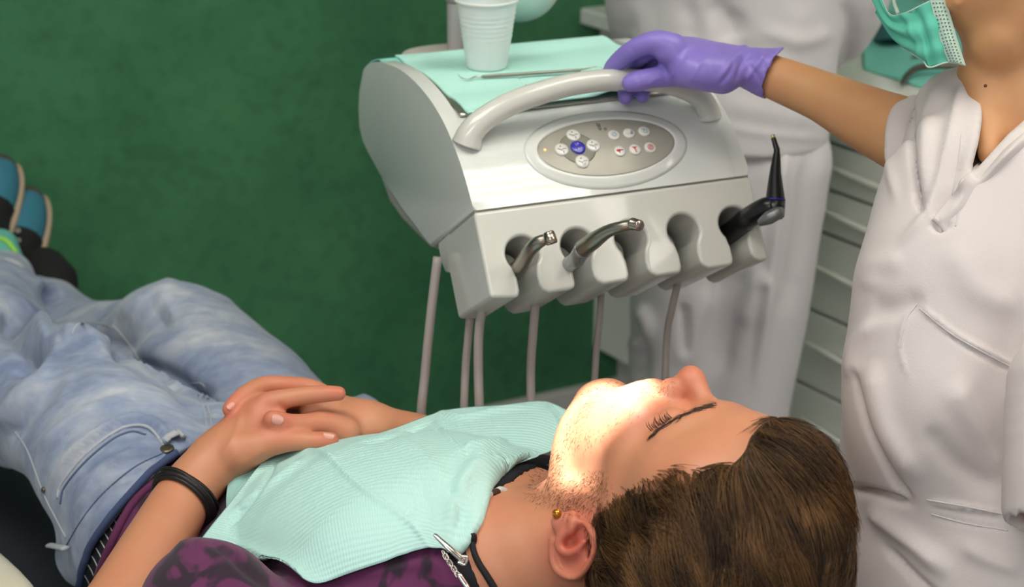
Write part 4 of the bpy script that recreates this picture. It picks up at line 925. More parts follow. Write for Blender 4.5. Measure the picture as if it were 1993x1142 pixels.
wb = hits(JN, [(148, 1180), (160, 1108), (183, 1050), (232, 985), (298, 915), (345, 880)], .001)
if len(wb) > 3: V, Fc = tube(wb, .0042, n=60, seg=12); mesh('waistband', V, Fc, mat('denim_inner_dark', (66, 80, 116), .9), jeans)
m_btnm = mat('button_bronze', (120, 112, 96), .35, metal=.8)
for x, y, r in ((325, 874, .0075), (86, 953, .0035)):
    P, N = hit(JN, x, y)
    if P is not None: V, Fc = lathe(P, N, [(0, 0), (r, 0), (r, .0016), (r*.7, .0026), (r*.35, .002), (0, .0028)], seg=20); mesh('jeans_button' if r > .005 else 'rivet', V, Fc, m_btnm, jeans)
for pts in ([(92, 1080), (98, 1066), (116, 1060), (140, 1064)], [(328, 862), (336, 853), (346, 851), (356, 860)]):
    P = hits(JN, pts, .007)
    if len(P) > 3: V, Fc = tube(P, .0052, n=40, seg=12, flat=.5); mesh('belt_loop', V, Fc, m_seam, jeans)
# ---- socks and shoes
m_teal = mat('shoe_teal_canvas', (52, 116, 136), .85, bump=(300, .3)); m_sblk2 = mat('shoe_black_suede', (24, 24, 26), .9); m_sole = mat('shoe_sole_tan', (170, 152, 130), .7); m_toe = mat('shoe_toe_grey', (74, 72, 70), .8)
m_sock = mat('sock_teal', (96, 172, 160), .9); m_lime = mat('sock_lime', (150, 210, 90), .9)
def shoe(cx, cy, D, lab):
    c = W(cx, cy, D); ew = nrm(VV(1, .0, .1)); el = nrm(VV(-.12, .80, -.60)); eh = np.cross(ew, el); eh = eh if eh@(-FW) > 0 else -eh; M = np.array([ew, el, eh])
    t = thing('shoe', c, lab, 'shoe', None); t.parent = person; t.location = Vector(c)-person.location
    for k in ('label', 'category'): del t[k]
    t['label'] = lab
    def piece(name, m, fn, vox=.003): f = Field(c-.17, c+.17, vox); fn(f); V, Q = f.polys(); mesh(name, V, Q, m, t)
    def half(f, a, sgn, at, k=.002):
        f.put(c-.17, c+.17, k, lambda x, y, z: sgn*((x-c[0])*a[0]+(y-c[1])*a[1]+(z-c[2])*a[2]-at), 'sub'); return f
    piece('sole', m_sole, lambda f: half(f.ell(c-eh*.026, (.0435, .126, .024), M, 0, pw=2.3), eh, -1, -.022))
    up = lambda f, g=0.: (f.ell(c-eh*.012+el*.03, (.0425+g, .094+g, .040+g), M, 0), f.ell(c-el*.06-eh*.0, (.036+g, .055+g, .050+g), M, .02))
    piece('toe_cap', m_toe, lambda f: (up(f, .0015), half(f, el, 1, .100)))
    piece('upper', m_teal, lambda f: (up(f), half(f, el, 1, -.02)))
    piece('tongue_and_laces', m_sblk2, lambda f: (up(f, .0022), half(f, el, -1, .018), half(f, el, 1, -.115)))
    for k, (a, b) in enumerate(((.020, .004), (.022, -.016), (.024, -.036))): mesh('eyelet', *lathe(c+ew*a+el*b+eh*.032, eh, [(.0022, 0), (.0045, 0), (.0045, .003), (.0022, .003)], seg=14, close=True), mat('eyelet_grey', (150, 150, 145), .4), t)
    return t
shoe(-32, 415, 2.50, 'teal sneaker nearer the left edge'); shoe(24, 478, 2.53, 'teal sneaker further right')
V, Fc = rtube([W(0, 480, 2.445), W(2, 510, 2.43), W(4, 545, 2.42)], [.028, .034, .04], seg=28); mesh('sock', V, Fc, m_sock, person)
V, Fc = tube([W(-5, 462, 2.42), W(14, 470, 2.415), W(32, 492, 2.41)], [.004]*3, n=16, seg=8); mesh('sock_stripe', V, Fc, m_lime, person)
V, Fc = rtube([W(85, 530, 2.50), W(95, 550, 2.49)], [.04, .045], seg=24); mesh('sock', V, Fc, m_sblk2, person)
g = Geo()
cu = [W(-20, 520, 2.36), W(8, 516, 2.355), W(30, 522, 2.355), W(42, 534, 2.37)]
g.add(*tube(cu, [.012]*4, n=24, seg=10)); g.build('jeans_cuff', m_seam, person)

# ---- t-shirt and undershirt
m_shirt = mat('purple_tshirt', (88, 34, 76), .9, sheen=.15, bump=(600, .3, .0006)); nt = m_shirt.node_tree; tcn = node(m_shirt, 'ShaderNodeTexCoord')
vo = node(m_shirt, 'ShaderNodeTexNoise', Scale=17, Detail=2.5, Distortion=1.6); rs = node(m_shirt, 'ShaderNodeValToRGB'); rs.color_ramp.elements[0].position = .43; rs.color_ramp.elements[1].position = .50
rs.color_ramp.elements[0].color = (*lin((44, 28, 44)), 1); rs.color_ramp.elements[1].color = (*lin((94, 38, 80)), 1)
nt.links.new(tcn.outputs['Object'], vo.inputs['Vector']); nt.links.new(vo.outputs['Fac'], rs.inputs[0]); nt.links.new(rs.outputs[0], nt.nodes['Principled BSDF'].inputs['Base Color'])
FS_ = Field(np.array([-.52, .86, .50]), np.array([.34, 1.95, 1.12]), .0042)
FS_.slab(spine, [a+.008 for a in TW], [a+.007 for a in TT], LN, 0)
FS_.chain([W(950, 1165, 1.47), W(850, 1255, 1.41), W(680, 1345, 1.36), W(510, 1285, 1.345), W(405, 1196, 1.35)], [.055, .066, .064, .062, .0615], .03)
FS_.chain([W(1000, 1100, 1.50), W(1110, 1020, 1.60), W(1050, 975, 1.72)], [.055, .060, .055], .03)
Fsolid = FS_.D.copy()
# arm hole of the near sleeve, neck opening, hem
FS_.chain([W(190, 1250, 1.40), W(330, 1235, 1.372), W(385, 1215, 1.360)], [.050, .050, .040], .004, op='sub')
FS_.cutpoly([(60, 1300), (175, 1142), (196, 1085), (232, 1010), (268, 960), (345, 898), (400, 846), (440, 806), (520, 740), (300, 500), (-200, 500), (-200, 1300)], 1.2, 2.3, .003)
FS_.cutpoly([(862, 1082), (888, 1110), (905, 1142), (925, 1200), (1300, 1300), (1300, 800), (1120, 850), (1040, 872), (995, 888), (945, 940), (928, 1010), (895, 1060)], 1.0, 1.78, .003)
sf = [([(390, 1050), (440, 1075), (480, 1110), (520, 1142)], 10, -.004), ([(330, 1065), (400, 1062), (450, 1080)], 12, .004), ([(180, 1142), (202, 1090), (240, 1010), (275, 965), (350, 905)], 7, .0035), ([(300, 960), (260, 1040), (240, 1100)], 8, -.003), ([(700, 1120), (800, 1100), (860, 1100)], 10, .003)]
shirt = surf(FS_, 'tshirt', m_shirt, person, items=sf, noise=(25, .0014, 5)); shirt['label'] = 'purple t-shirt with a blotchy dark print'
hm = hits(shirt, [(186, 1142), (206, 1085), (240, 1012), (276, 962), (352, 900), (405, 850), (438, 818)], .001)
if len(hm) > 4: V, Fc = tube(hm, .0045, n=80, seg=10); mesh('hem', V, Fc, mat('purple_rib', (100, 44, 82), .9, bump=(400, .8, .001)), shirt)
FU = Field(FS_.lo, FS_.lo+FS_.vox*(FS_.n-1), .0042); FU.n = FS_.n; FU.D = (Fsolid+.0045).astype(np.float32); FU.ax = FS_.ax
FU.cutpoly([(60, 1300), (140, 1142), (165, 1085), (195, 1040), (245, 985), (300, 920), (352, 880), (440, 800), (520, 740), (300, 500), (-200, 500), (-200, 1300)], 1.2, 2.3, .003)
FU.cutpoly([(1300, 1300), (1300, 850), (1066, 880), (1052, 905), (1015, 924), (978, 960), (948, 988), (922, 1015), (902, 1049), (912, 1085), (940, 1142), (970, 1210)], 1.0, 1.56, .003)
m_under = mat('black_undershirt', (26, 27, 34), .9, bump=(500, .3))
under_o = surf(FU, 'undershirt', m_under, person); under_o['label'] = 'black undershirt showing at neck and waist'
g = Geo()
for i in range(16):
    u = i/15; x = 172+(305-172)*u**1.1; y = 1130-(1130-925)*u**.85; P = hits(under_o, [(x-7, y-12), (x, y), (x+4, y+10)], .0006, 6)
    if len(P) > 2: g.add(*tube(P, .0006, n=8, seg=6))
if g.v: g.build('stitching', mat('white_thread', (190, 190, 195), .8), under_o)
def soft_push(o_field, P, clear):
    for _ in range(5):
        d = o_field.sample(P); n = o_field.grad(P); m = (d < clear); P = P+n*(np.where(m, clear-d, 0)*.9)[:, None]
    return P
FSOL = FS_; 
# ---- bracelet: plaited bands round the near wrist
m_lea = mat('black_leather', (26, 22, 22), .45, bump=(400, .5, .001))
bc = W(360, 968, 1.548); bx = nrm(W(405, 912, 1.568)-W(288, 1065, 1.50)); br_ = nrm(np.cross(bx, FW)); bq = np.cross(bx, br_)
g = Geo()
for j, (off, rr, tl) in enumerate([(-.0065, .0024, .05), (-.0020, .0032, -.03), (.0030, .0026, .04), (.0070, .0022, -.02)]):
    P = []
    for k in range(49): u = 2*math.pi*k/48; P.append(bc+bx*(off+.006*math.sin(u+j)*.5+tl*.03*math.cos(u))+(br_*math.cos(u)+bq*math.sin(u))*(.0315+.0012*j % .003))
    g.add(*tube(P, rr, raw=True, seg=8, caps=False))
g.build('bracelet', m_lea, person)
V, Fc = tube([bc+br_*.0335*s_+bx*(.009+.003*math.sin(k))+bq*.004*math.cos(k)-FW*.006 for k, s_ in zip(np.linspace(0, 6.28, 14), [1]*14)], .0006, raw=True, seg=6); mesh('bracelet_ring', V, Fc, m_steel, person)

for (x0, y0), (x1, y1), c_ in (((946, 972), (953, 966), (200, 200, 196)), ((955, 966), (966, 962), (62, 40, 32)), ((968, 960), (976, 956), (206, 206, 202))):
    P = hits(under_o, [(x0, y0), ((x0+x1)/2, (y0+y1)/2), (x1, y1)], .003, 5)
    if len(P) > 2: V, Fc = rtube(P, .0034, seg=12, n=6); mesh('bead', V, Fc, mat('bead_%d' % c_[0], c_, .35), bpy.data.objects.get('necklace') or person)
# ================================================================== paper bib, clip and chain
m_bib = mat('paper_bib_teal', (180, 220, 215), .8); nt = m_bib.node_tree
uvn = node(m_bib, 'ShaderNodeUVMap'); wv_ = node(m_bib, 'ShaderNodeTexWave', Scale=17); wv_.bands_direction = 'Y'; wv2 = node(m_bib, 'ShaderNodeTexWave', Scale=60); wv2.bands_direction = 'X'
ad = node(m_bib, 'ShaderNodeMath', operation='MULTIPLY_ADD'); ad.inputs[1].default_value = .35
bpn = node(m_bib, 'ShaderNodeBump', Strength=.55, Distance=.0009); nt.links.new(uvn.outputs[0], wv_.inputs['Vector']); nt.links.new(uvn.outputs[0], wv2.inputs['Vector'])
nt.links.new(wv2.outputs['Fac'], ad.inputs[0]); nt.links.new(wv_.outputs['Fac'], ad.inputs[2]); nt.links.new(ad.outputs[0], bpn.inputs['Height']); nt.links.new(bpn.outputs[0], nt.nodes['Principled BSDF'].inputs['Normal'])
bg = [[(535, 874, 1.59), (585, 868, 1.595), (655, 866, 1.60), (760, 836, 1.63), (870, 797, 1.66), (980, 787, 1.655), (1058, 780, 1.64), (1114, 803, 1.60)],
      [(505, 905, 1.56), (580, 895, 1.565), (670, 882, 1.57), (775, 855, 1.60), (880, 830, 1.61), (975, 822, 1.60), (1050, 826, 1.585), (1108, 850, 1.56)],
      [(468, 952, 1.53), (555, 940, 1.535), (660, 925, 1.535), (770, 900, 1.55), (870, 878, 1.555), (955, 868, 1.55), (1020, 868, 1.54), (1066, 878, 1.53)],
      [(440, 988, 1.50), (530, 985, 1.50), (640, 972, 1.50), (745, 950, 1.505), (840, 925, 1.505), (915, 910, 1.50), (958, 903, 1.49), (986, 900, 1.49)],
      [(412, 1022, 1.48), (505, 1040, 1.465), (615, 1035, 1.455), (720, 1010, 1.455), (810, 985, 1.45), (875, 970, 1.445), (918, 960, 1.44), (943, 955, 1.44)],
      [(388, 1053, 1.46), (485, 1095, 1.43), (590, 1105, 1.41), (700, 1075, 1.41), (790, 1045, 1.41), (850, 1028, 1.405), (890, 1022, 1.40), (925, 1020, 1.40)],
      [(372, 1072, 1.45), (462, 1128, 1.40), (566, 1168, 1.37), (690, 1124, 1.375), (780, 1092, 1.375), (830, 1078, 1.375), (856, 1078, 1.375), (880, 1070, 1.375)]]
ctrl = np.array([[W(*p) for p in r] for r in bg]); ctrl[6, 0] = W(386, 1056, 1.458)
nu = 150; nv = 110
A = np.array([spline(r, nu) for r in ctrl]); A = np.array([spline(A[:, j], nv) for j in range(nu)]).transpose(1, 0, 2)
P = A.reshape(-1, 3); Bf = FS_
for _ in range(6):
    for fld, cl in ((Field.sample, 0),):
        d = np.where((P > FS_.lo).all(1) & (P < FS_.lo+FS_.vox*(FS_.n-2)).all(1), FS_.sample(P), .1); n_ = FS_.grad(P); P = P+n_*(np.clip(.0075-d, 0, .02)*.9)[:, None]
    Q_ = P.reshape(nv, nu, 3); Q_[1:-1, 1:-1] = .5*Q_[1:-1, 1:-1]+.125*(Q_[2:, 1:-1]+Q_[:-2, 1:-1]+Q_[1:-1, 2:]+Q_[1:-1, :-2]); P = Q_.reshape(-1, 3)
A = P.reshape(nv, nu, 3); uu, vv = np.meshgrid(np.linspace(0, 1, nu), np.linspace(0, 1, nv))
N = np.cross(np.gradient(A, axis=1), np.gradient(A, axis=0)); N /= np.linalg.norm(N, axis=2)[..., None]+1e-12
if ((CC-A[50, 50])@N[50, 50]) < 0: N = -N
Vf = A.reshape(-1, 3); Nf = N.reshape(-1, 3)
bf = [([(630, 880), (700, 945), (790, 1010), (840, 1070)], 3.5, .0022), ([(545, 885), (610, 880), (660, 895)], 5, .002), ([(450, 1000), (520, 950), (600, 890)], 5, .003), ([(440, 1035), (500, 960), (540, 895)], 4, -.002),
      ([(690, 865), (770, 850), (850, 818)], 4, -.002), ([(850, 800), (900, 812), (960, 800), (1040, 788)], 5, .0025), ([(845, 812), (870, 850), (900, 885)], 4, .0018), ([(900, 888), (930, 892), (975, 875)], 9, -.0022), ([(900, 872), (940, 866), (990, 860)], 6, .0035),
      ([(860, 930), (900, 1000), (880, 1060)], 12, -.003), ([(960, 870), (900, 940), (880, 1020)], 16, .004), ([(1062, 784), (1085, 810), (1100, 840)], 4, .002), ([(400, 1050), (500, 1075), (560, 1140)], 8, .002), ([(760, 850), (830, 900), (880, 960)], 14, .002)]
bf = [(a_, b_*1.1, c_*1.7) for a_, b_, c_ in bf]; Vf = folds(Vf, Nf, bf); Vf = Vf+Nf*(vnoise(Vf, 30, 21)*.0008)[:, None]
for _ in range(3): d = np.where((Vf > FS_.lo).all(1) & (Vf < FS_.lo+FS_.vox*(FS_.n-2)).all(1), FS_.sample(Vf), .1); Vf = Vf+FS_.grad(Vf)*(np.clip(.0032-d, 0, .02))[:, None]
k_ = nu*nv; Vb = Vf-Nf*.0009; Fq = []
for i in range(nv-1):
    for j in range(nu-1): a = i*nu+j; Fq += [(a, a+1, a+nu+1, a+nu), (a+k_, a+nu+k_, a+nu+1+k_, a+1+k_)]
rim_ = [j for j in range(nu)]+[i*nu+nu-1 for i in range(1, nv)]+[(nv-1)*nu+j for j in range(nu-2, -1, -1)]+[i*nu for i in range(nv-2, 0, -1)]
Fq += [(rim_[i], rim_[(i+1) % len(rim_)], rim_[(i+1) % len(rim_)]+k_, rim_[i]+k_) for i in range(len(rim_))]
uvs = np.vstack([np.c_[uu.ravel(), vv.ravel()]]*2)
bib = thing('paper_bib', W(700, 980, 1.53), 'pale teal ribbed paper bib spread over the chest of the lying patient', 'bib')
mesh('sheet', np.vstack([Vf, Vb]), Fq, m_bib, bib, uv=uvs)
fl_ = [[(540, 872, 1.588), (500, 886, 1.580), (470, 903, 1.572), (448, 922, 1.566)], [(515, 900, 1.570), (485, 915, 1.565), (460, 930, 1.558), (442, 950, 1.553)], [(480, 945, 1.548), (465, 955, 1.546), (452, 965, 1.543), (440, 975, 1.540)], [(436, 1004, 1.512), (438, 1005, 1.512), (440, 1006, 1.512), (442, 1008, 1.512)]]
patch(np.array([[W(*p) for p in r] for r in fl_]), 40, 40, .0009, None, 'folded_flap', mat('paper_bib_underside', (150, 196, 190), .85, bump=(700, .4, .0006)), bib)
m_chrome = mat('chrome', (215, 212, 206), .12, metal=1)
clip = thing('bib_clip', W(872, 1066, 1.355), 'chrome alligator clip on a short chain holding the paper bib at the neck', 'bib clip')
ca, cb_ = W(848, 1042, 1.350), W(900, 1088, 1.345)
V, Fc = rtube([ca, ca*.5+cb_*.5-FW*.002, cb_], [.0022, .0032, .0036], seg=14, flat=.6); mesh('jaw', V, Fc, m_chrome, clip)
V, Fc = tube([cb_+VV(-.004, -.002, .003), cb_+VV(.002, -.004, .003), cb_+VV(.004, .002, .003), cb_+VV(-.001, .003, .003)], .0013, n=20, seg=8); mesh('hinge_loop', V, Fc, m_chrome, clip)
g = Geo(); cp = [W(862, 1074, 1.352), W(872, 1090, 1.350), W(883, 1106, 1.347), W(892, 1120, 1.345)]
Q_ = spline(cp, 9)
for i in range(8):
    p, q = Q_[i], Q_[i+1]; d = nrm(q-p); sd = np.cross(d, FW if i % 2 else UP); sd = nrm(sd)
    g.add(*tube([p-d*.001+sd*.0014, (p+q)/2+sd*.0018, q+d*.001+sd*.0014, q+d*.001-sd*.0014, (p+q)/2-sd*.0018, p-d*.001-sd*.0014, p-d*.001+sd*.0014], .0006, n=24, seg=6))
g.build('chain', m_chrome, clip)
V, Fc = rtube([W(894, 1120, 1.345), W(912, 1148, 1.342), W(925, 1175, 1.345)], .0026, seg=12); mesh('chain_bar', V, Fc, m_chrome, clip)

# ================================================================== dental chair
m_uph = mat('charcoal_upholstery', (52, 56, 64), .5, bump=(250, .2, .0006)); m_cream = mat('cream_plastic', (214, 208, 186), .3, coat=.3)
chair = thing('dental_chair', spine[1]*[1, 1, 0], 'dental chair with charcoal upholstery and cream armrest under the lying patient', 'dental chair')
FC = Field(np.array([-1.25, .70, .30]), np.array([.55, 2.9, .92]), .008)
base = [p-ZZ*.155 for p in spine]
FC.slab([base[0], base[2], base[3], base[5]], [.27, .27, .26, .22], [.045, .045, .045, .04], LN, 0)
V, Q = FC.polys(); mesh('backrest', V, Q, m_uph, chair)
FC = Field(np.array([-1.45, .90, .20]), np.array([.35, 3.0, .92]), .008)
FC.slab([base[1], W(200, 1000, 1.95)-ZZ*.13, W(60, 850, 2.2)-ZZ*.10, W(-30, 680, 2.50)-ZZ*.09], [.28, .28, .27, .25], [.045]*4, LN, 0)
V, Q = FC.polys(); mesh('seat', V, Q, m_uph, chair)
FC = Field(HO-.30, HO+.30, .006); FC.slab([H(-.15, 0, -.03), H(-.16, 0, .10)], [.11, .11], [.035, .035], HL_, 0); V, Q = FC.polys(); mesh('headrest', V, Q, m_uph, chair)
V, Fc = prism([(-.16, -.30), (.16, -.30), (.16, .30), (-.16, .30)], spine[1]*[1, 1, 0], X1, Y1, Z1, 0.002, .06); mesh('base_plate', V, Fc, m_cream, chair, bevel=(.02, 4))
V, Fc = tube([spine[1]*[1, 1, 0]+ZZ*.06, spine[1]*[1, 1, 0]+ZZ*.46], [.09, .07], n=2, seg=28); mesh('lift_column', V, Fc, m_cream, chair)
FC = Field(W(20, 1150, 1.42)-.25, W(20, 1150, 1.42)+.25, .004)
FC.slab([W(-140, 1080, 1.62), W(-52, 1172, 1.50), W(20, 1300, 1.40)], [.055, .055, .055], [.022]*3, nrm(VV(.8, .15, -.3)), 0)
V, Q = FC.polys(); mesh('armrest', V, Q, m_cream, chair)
# ------------------------------------------------------------------ operating lamp above the patient, out of the picture
LT = HPX(1176, 842, .035); LPOS = LT+nrm(VV(-.05, .90, .42))*.75
lamp = thing('operating_light', LPOS, 'operating light on its arm above the patient', 'lamp')
ld = nrm(LT-LPOS); 
V, Fc = lathe(LPOS-ld*.05, ld, [(0, -.03), (.05, -.03), (.09, 0), (.10, .035), (.095, .037), (.08, .005), (0, -.01)], seg=40); mesh('reflector', V, Fc, m_chrome, lamp)
V, Fc = rtube([LPOS-ld*.08, LPOS-ld*.2+ZZ*.1, LPOS+ZZ*.6-RT*.1, LPOS*[1, 1, 0]+ZZ*2.72-RT*.1], .018, seg=14); mesh('arm', V, Fc, m_post, lamp)
l = bpy.data.lights.new('operating_beam', 'SPOT'); l.energy = 135; l.color = (1, .97, .90); l.spot_size = math.radians(8.2); l.spot_blend = .35; l.shadow_soft_size = .012
lo_ = bpy.data.objects.new('operating_beam', l); COL.objects.link(lo_); lo_.location = LPOS; lo_.rotation_euler = Vector(ld).to_track_quat('-Z', 'Y').to_euler()
# ================================================================== standing assistant in white (background)
m_white = mat('white_cotton', (206, 202, 204), .9, bump=(500, .25, .0008), sheen=.1)
m_white2 = mat('white_cotton_near', (206, 198, 197), .9, bump=(700, .3, .0006), sheen=.1)
m_skin2 = mat('skin_warm', (204, 154, 106), .5, sss=.10, var=(18, (196, 140, 98), .3), bump=(250, .08, .0006))
pa = thing('person', W(1440, 500, 2.5)*[1, 1, 0], 'assistant in white tunic and white trousers standing behind the dental unit', 'person')
c0 = W(1440, 260, 2.52); xr = RT*.97+Y1*.05; 
def PZ(x, z, dy=0.): return np.array([c0[0]+x, c0[1]+dy, z])
F = Field(PZ(-.45, .0, -.32), PZ(.45, 1.75, .34), .009)
F.slab([PZ(-.02, .84), PZ(-.02, 1.0), PZ(0, 1.2), PZ(0, 1.36)], [.12, .13, .15, .14], [.08, .08, .085, .07], RT, 0)
for s in (-1, 1):
    lx = -.086 if s < 0 else .022; F.chain([PZ(lx, .80), PZ(lx, .45), PZ(lx, .08)], [.062, .050, .040], .02); F.cap(PZ(lx, .05, .0), PZ(lx, .035, -.15), .04, .033, .02)
    F.chain([PZ(s*.16, 1.33), PZ(s*.185, 1.10, .05), PZ(s*.14, .98, .16)], [.05, .042, .033], .02)
    F.cap(PZ(s*.14, .98, .16), PZ(s*.08, .96, .19), .03, .03, .01)
    for k in range(4): F.cap(PZ(s*.08, .985-.018*k, .195), PZ(s*.02, .975-.018*k, .205+.004*k), .010, .008, .003)
    F.cap(PZ(s*.10, .995, .17), PZ(s*.05, 1.01, .20), .010, .009, .004)
F.chain([PZ(0, 1.36), PZ(0, 1.46, -.01)], [.06, .055], .03); F.ell(PZ(0, 1.58, -.02), (.075, .095, .115), None, .02); F.ell(PZ(0, 1.50, -.06), (.05, .05, .05), None, .02); F.cap(PZ(0, 1.57, -.11), PZ(0, 1.54, -.13), .010, .014, .008)
for s in (-1, 1): F.ell(PZ(s*.078, 1.57, 0), (.008, .02, .03), None, .005); F.ell(PZ(s*.03, 1.59, -.11), (.015, .012, .01), None, .006, 'sub')
surf(F, 'body', m_skin2, pa)
F = Field(PZ(-.12, 1.48, -.16), PZ(.12, 1.74, .14), .006); F.ell(PZ(0, 1.61, .008), (.086, .098, .11), None, 0); F.ell(PZ(0, 1.53, -.10), (.08, .075, .09), None, .01, 'sub'); o = surf(F, 'hair', m_hair, pa)
# tunic
F = Field(PZ(-.50, .76, -.28), PZ(.50, 1.50, .30), .006)
zh = .845
F.slab([PZ(-.02, zh-.06), PZ(-.018, .95), PZ(-.01, 1.10), PZ(0, 1.25), PZ(0, 1.38)], [.160, .160, .165, .175, .16], [.125, .122, .120, .12, .10], RT, 0)
F.chain([PZ(.14, 1.38), PZ(.165, 1.22), PZ(.168, 1.08, .03), PZ(.150, .99, .09), PZ(.12, .96, .14)], [.065, .066, .062, .058, .05], .02)
F.chain([PZ(-.14, 1.38), PZ(-.165, 1.20), PZ(-.160, 1.06, .03), PZ(-.145, .99, .09), PZ(-.12, .96, .14)], [.065, .062, .058, .055, .05], .02)
F.put(PZ(-.5, .7, -.3), PZ(.5, .86, .3), .004, lambda x, y, z: (z-zh-(x-c0[0])*-.03)+0*x+0*y, 'sub')
F.chain([PZ(0, 1.52), PZ(0, 1.38, -.03), PZ(0, 1.28, -.11)], [.075, .06, .03], .01, op='sub')
tf = [([(1380, 0), (1420, 45), (1430, 80)], 26, -.018), ([(1440, 20), (1420, 70), (1480, 120)], 24, -.010), ([(1640, 0), (1655, 60), (1640, 150)], 12, -.012), ([(1400, 245), (1500, 262), (1610, 268)], 8, .005), ([(1240, 0), (1250, 60), (1230, 80)], 20, .010),
      ([(1400, 200), (1480, 215), (1600, 240)], 20, .006), ([(1560, 0), (1540, 100), (1500, 200)], 26, .008), ([(1330, 0), (1350, 50), (1340, 80)], 20, -.010), ([(1480, 60), (1560, 80), (1620, 60)], 16, .010)]
tf = [(a_, b_, c_*.55) for a_, b_, c_ in tf]; surf(F, 'tunic', m_white, pa, items=tf, noise=(14, .003, 7))
F = Field(PZ(-.36, .05, -.24), PZ(.36, 1.0, .24), .006)
F.slab([PZ(-.02, .74), PZ(-.02, .92)], [.145, .14], [.108, .105], RT, 0)
F.slab([PZ(-.090, .80), PZ(-.088, .55), PZ(-.085, .30), PZ(-.085, .10)], [.080, .078, .076, .075], [.115, .095, .085, .085], RT, .03)
F.slab([PZ(.052, .80), PZ(.038, .55, -.01), PZ(.022, .35, -.02), PZ(.015, .10, -.02)], [.095, .090, .084, .080], [.115, .10, .09, .09], RT, .03)
tr = [([(1530, 275), (1510, 450), (1480, 700)], 10, .012), ([(1580, 280), (1560, 450), (1530, 620)], 22, -.012), ([(1240, 590), (1260, 640), (1225, 680)], 14, .014), ([(1230, 640), (1250, 700), (1240, 740)], 14, -.010), ([(1330, 590), (1335, 700)], 10, -.010), ([(1385, 560), (1350, 640), (1330, 720)], 22, .010),
      ([(1450, 520), (1420, 620), (1400, 740)], 20, -.010), ([(1500, 540), (1470, 560), (1440, 640)], 18, .012), ([(1440, 280), (1420, 400)], 18, .006), ([(1515, 550), (1490, 620), (1470, 760)], 8, .006)]
surf(F, 'trousers', m_white, pa, items=tr, noise=(12, .003, 8))

# ================================================================== dentist (near, at the right edge)
pd = thing('person', W(2020, 1300, 1.46)-ZZ*.15, 'dentist in white tunic and teal mask, violet gloved hand on the unit handle', 'person')
DH = float(PX(HP[7])[2])
F = Field(np.array([.14, 1.0, .85]), np.array([.92, 1.86, 1.66]), .0032)
armP = [W(1480, 140, 1.715), W(1500, 148, 1.705), W(1600, 188, 1.672), W(1690, 232, 1.635), W(1770, 268, 1.60), W(1890, 330, 1.55), W(1960, 360, 1.54)]
armR = [.0215, .0228, .0265, .0335, .0385, .042, .05]
F.chain(armP, armR, 0)
# chest, shoulders, neck, head
F.slab([W(2030, 700, 1.52), W(2020, 480, 1.53), W(2030, 330, 1.53)], [.135, .140, .12], [.10, .10, .08], nrm(VV(.6, 0, .8)), .03)
F.slab([W(1965, 380, 1.50), W(1975, 290, 1.495), W(1990, 215, 1.49)], [.10, .085, .07], [.045, .045, .05], nrm(VV(.75, .2, .4)), .03)
F.chain([W(2045, 300, 1.52), W(2020, 170, 1.50), W(1995, 40, 1.48), W(1975, -60, 1.46)], [.075, .060, .058, .060], .03)
F.chain([W(1892, 140, 1.475), W(1915, 220, 1.46), W(1925, 300, 1.44)], [.010, .012, .01], .02)
HC2 = W(1935, -190, 1.46); f2 = nrm(VV(-.72, -.45, .25)); u2 = nrm(VV(-.30, .85, 0)-f2*(VV(-.30, .85, 0)@f2)); l2 = np.cross(u2, f2); M2 = np.array([f2, l2, u2])
def HD(f, l, u): return HC2+f2*f+l2*l+u2*u
F.ell(HD(0, 0, .04), (.095, .076, .10), M2, .01); F.ell(HD(.03, 0, -.045), (.058, .056, .07), M2, .03)
for s in lr:
    F.chain([HD(-.005, s*.055, -.05), HD(.03, s*.040, -.09), HD(.068, s*.012, -.11)], [.016, .016, .016], .02); F.ell(HD(-.01, s*.077, -.01), (.016, .006, .03), M2, .005)
    F.ell(HD(.094, s*.032, .008), (.018, .017, .0125), M2, .01, 'sub'); F.ell(HD(.0715, s*.031, .004), (.015, .0165, .0135), M2, .004)
F.ell(HD(.072, 0, -.105), (.02, .02, .016), M2, .018); F.ell(HD(.066, 0, -.055), (.033, .03, .034), M2, .02); F.chain([HD(.086, 0, .02), HD(.106, 0, -.012)], [.008, .011], .008)
for s in lr: F.ell(HD(.094, s*.0125, -.022), (.012, .009, .010), M2, .006)
F.cap(HD(.097, -.014, -.058), HD(.097, .014, -.058), .006, .006, .004)
# other arm
F.chain([W(2180, 400, 1.42), W(2200, 700, 1.36), W(2120, 900, 1.32), W(2060, 980, 1.32)], [.055, .045, .038, .03], .02)
# bare hand inside the glove is not seen; the wrist runs into the glove
surf(F, 'body', m_skin2, pd, label=None)
F = Field(HC2-.16, HC2+.16, .005); F.ell(HD(-.012, 0, .045), (.104, .088, .112), M2, 0); F.ell(HD(.09, 0, -.03), (.09, .10, .10), M2, .01, 'sub'); surf(F, 'hair', m_hair, pd)
P, N = hit(pd.children[0] if pd.children[0].name.startswith('body') else 'body', 1918, 167)
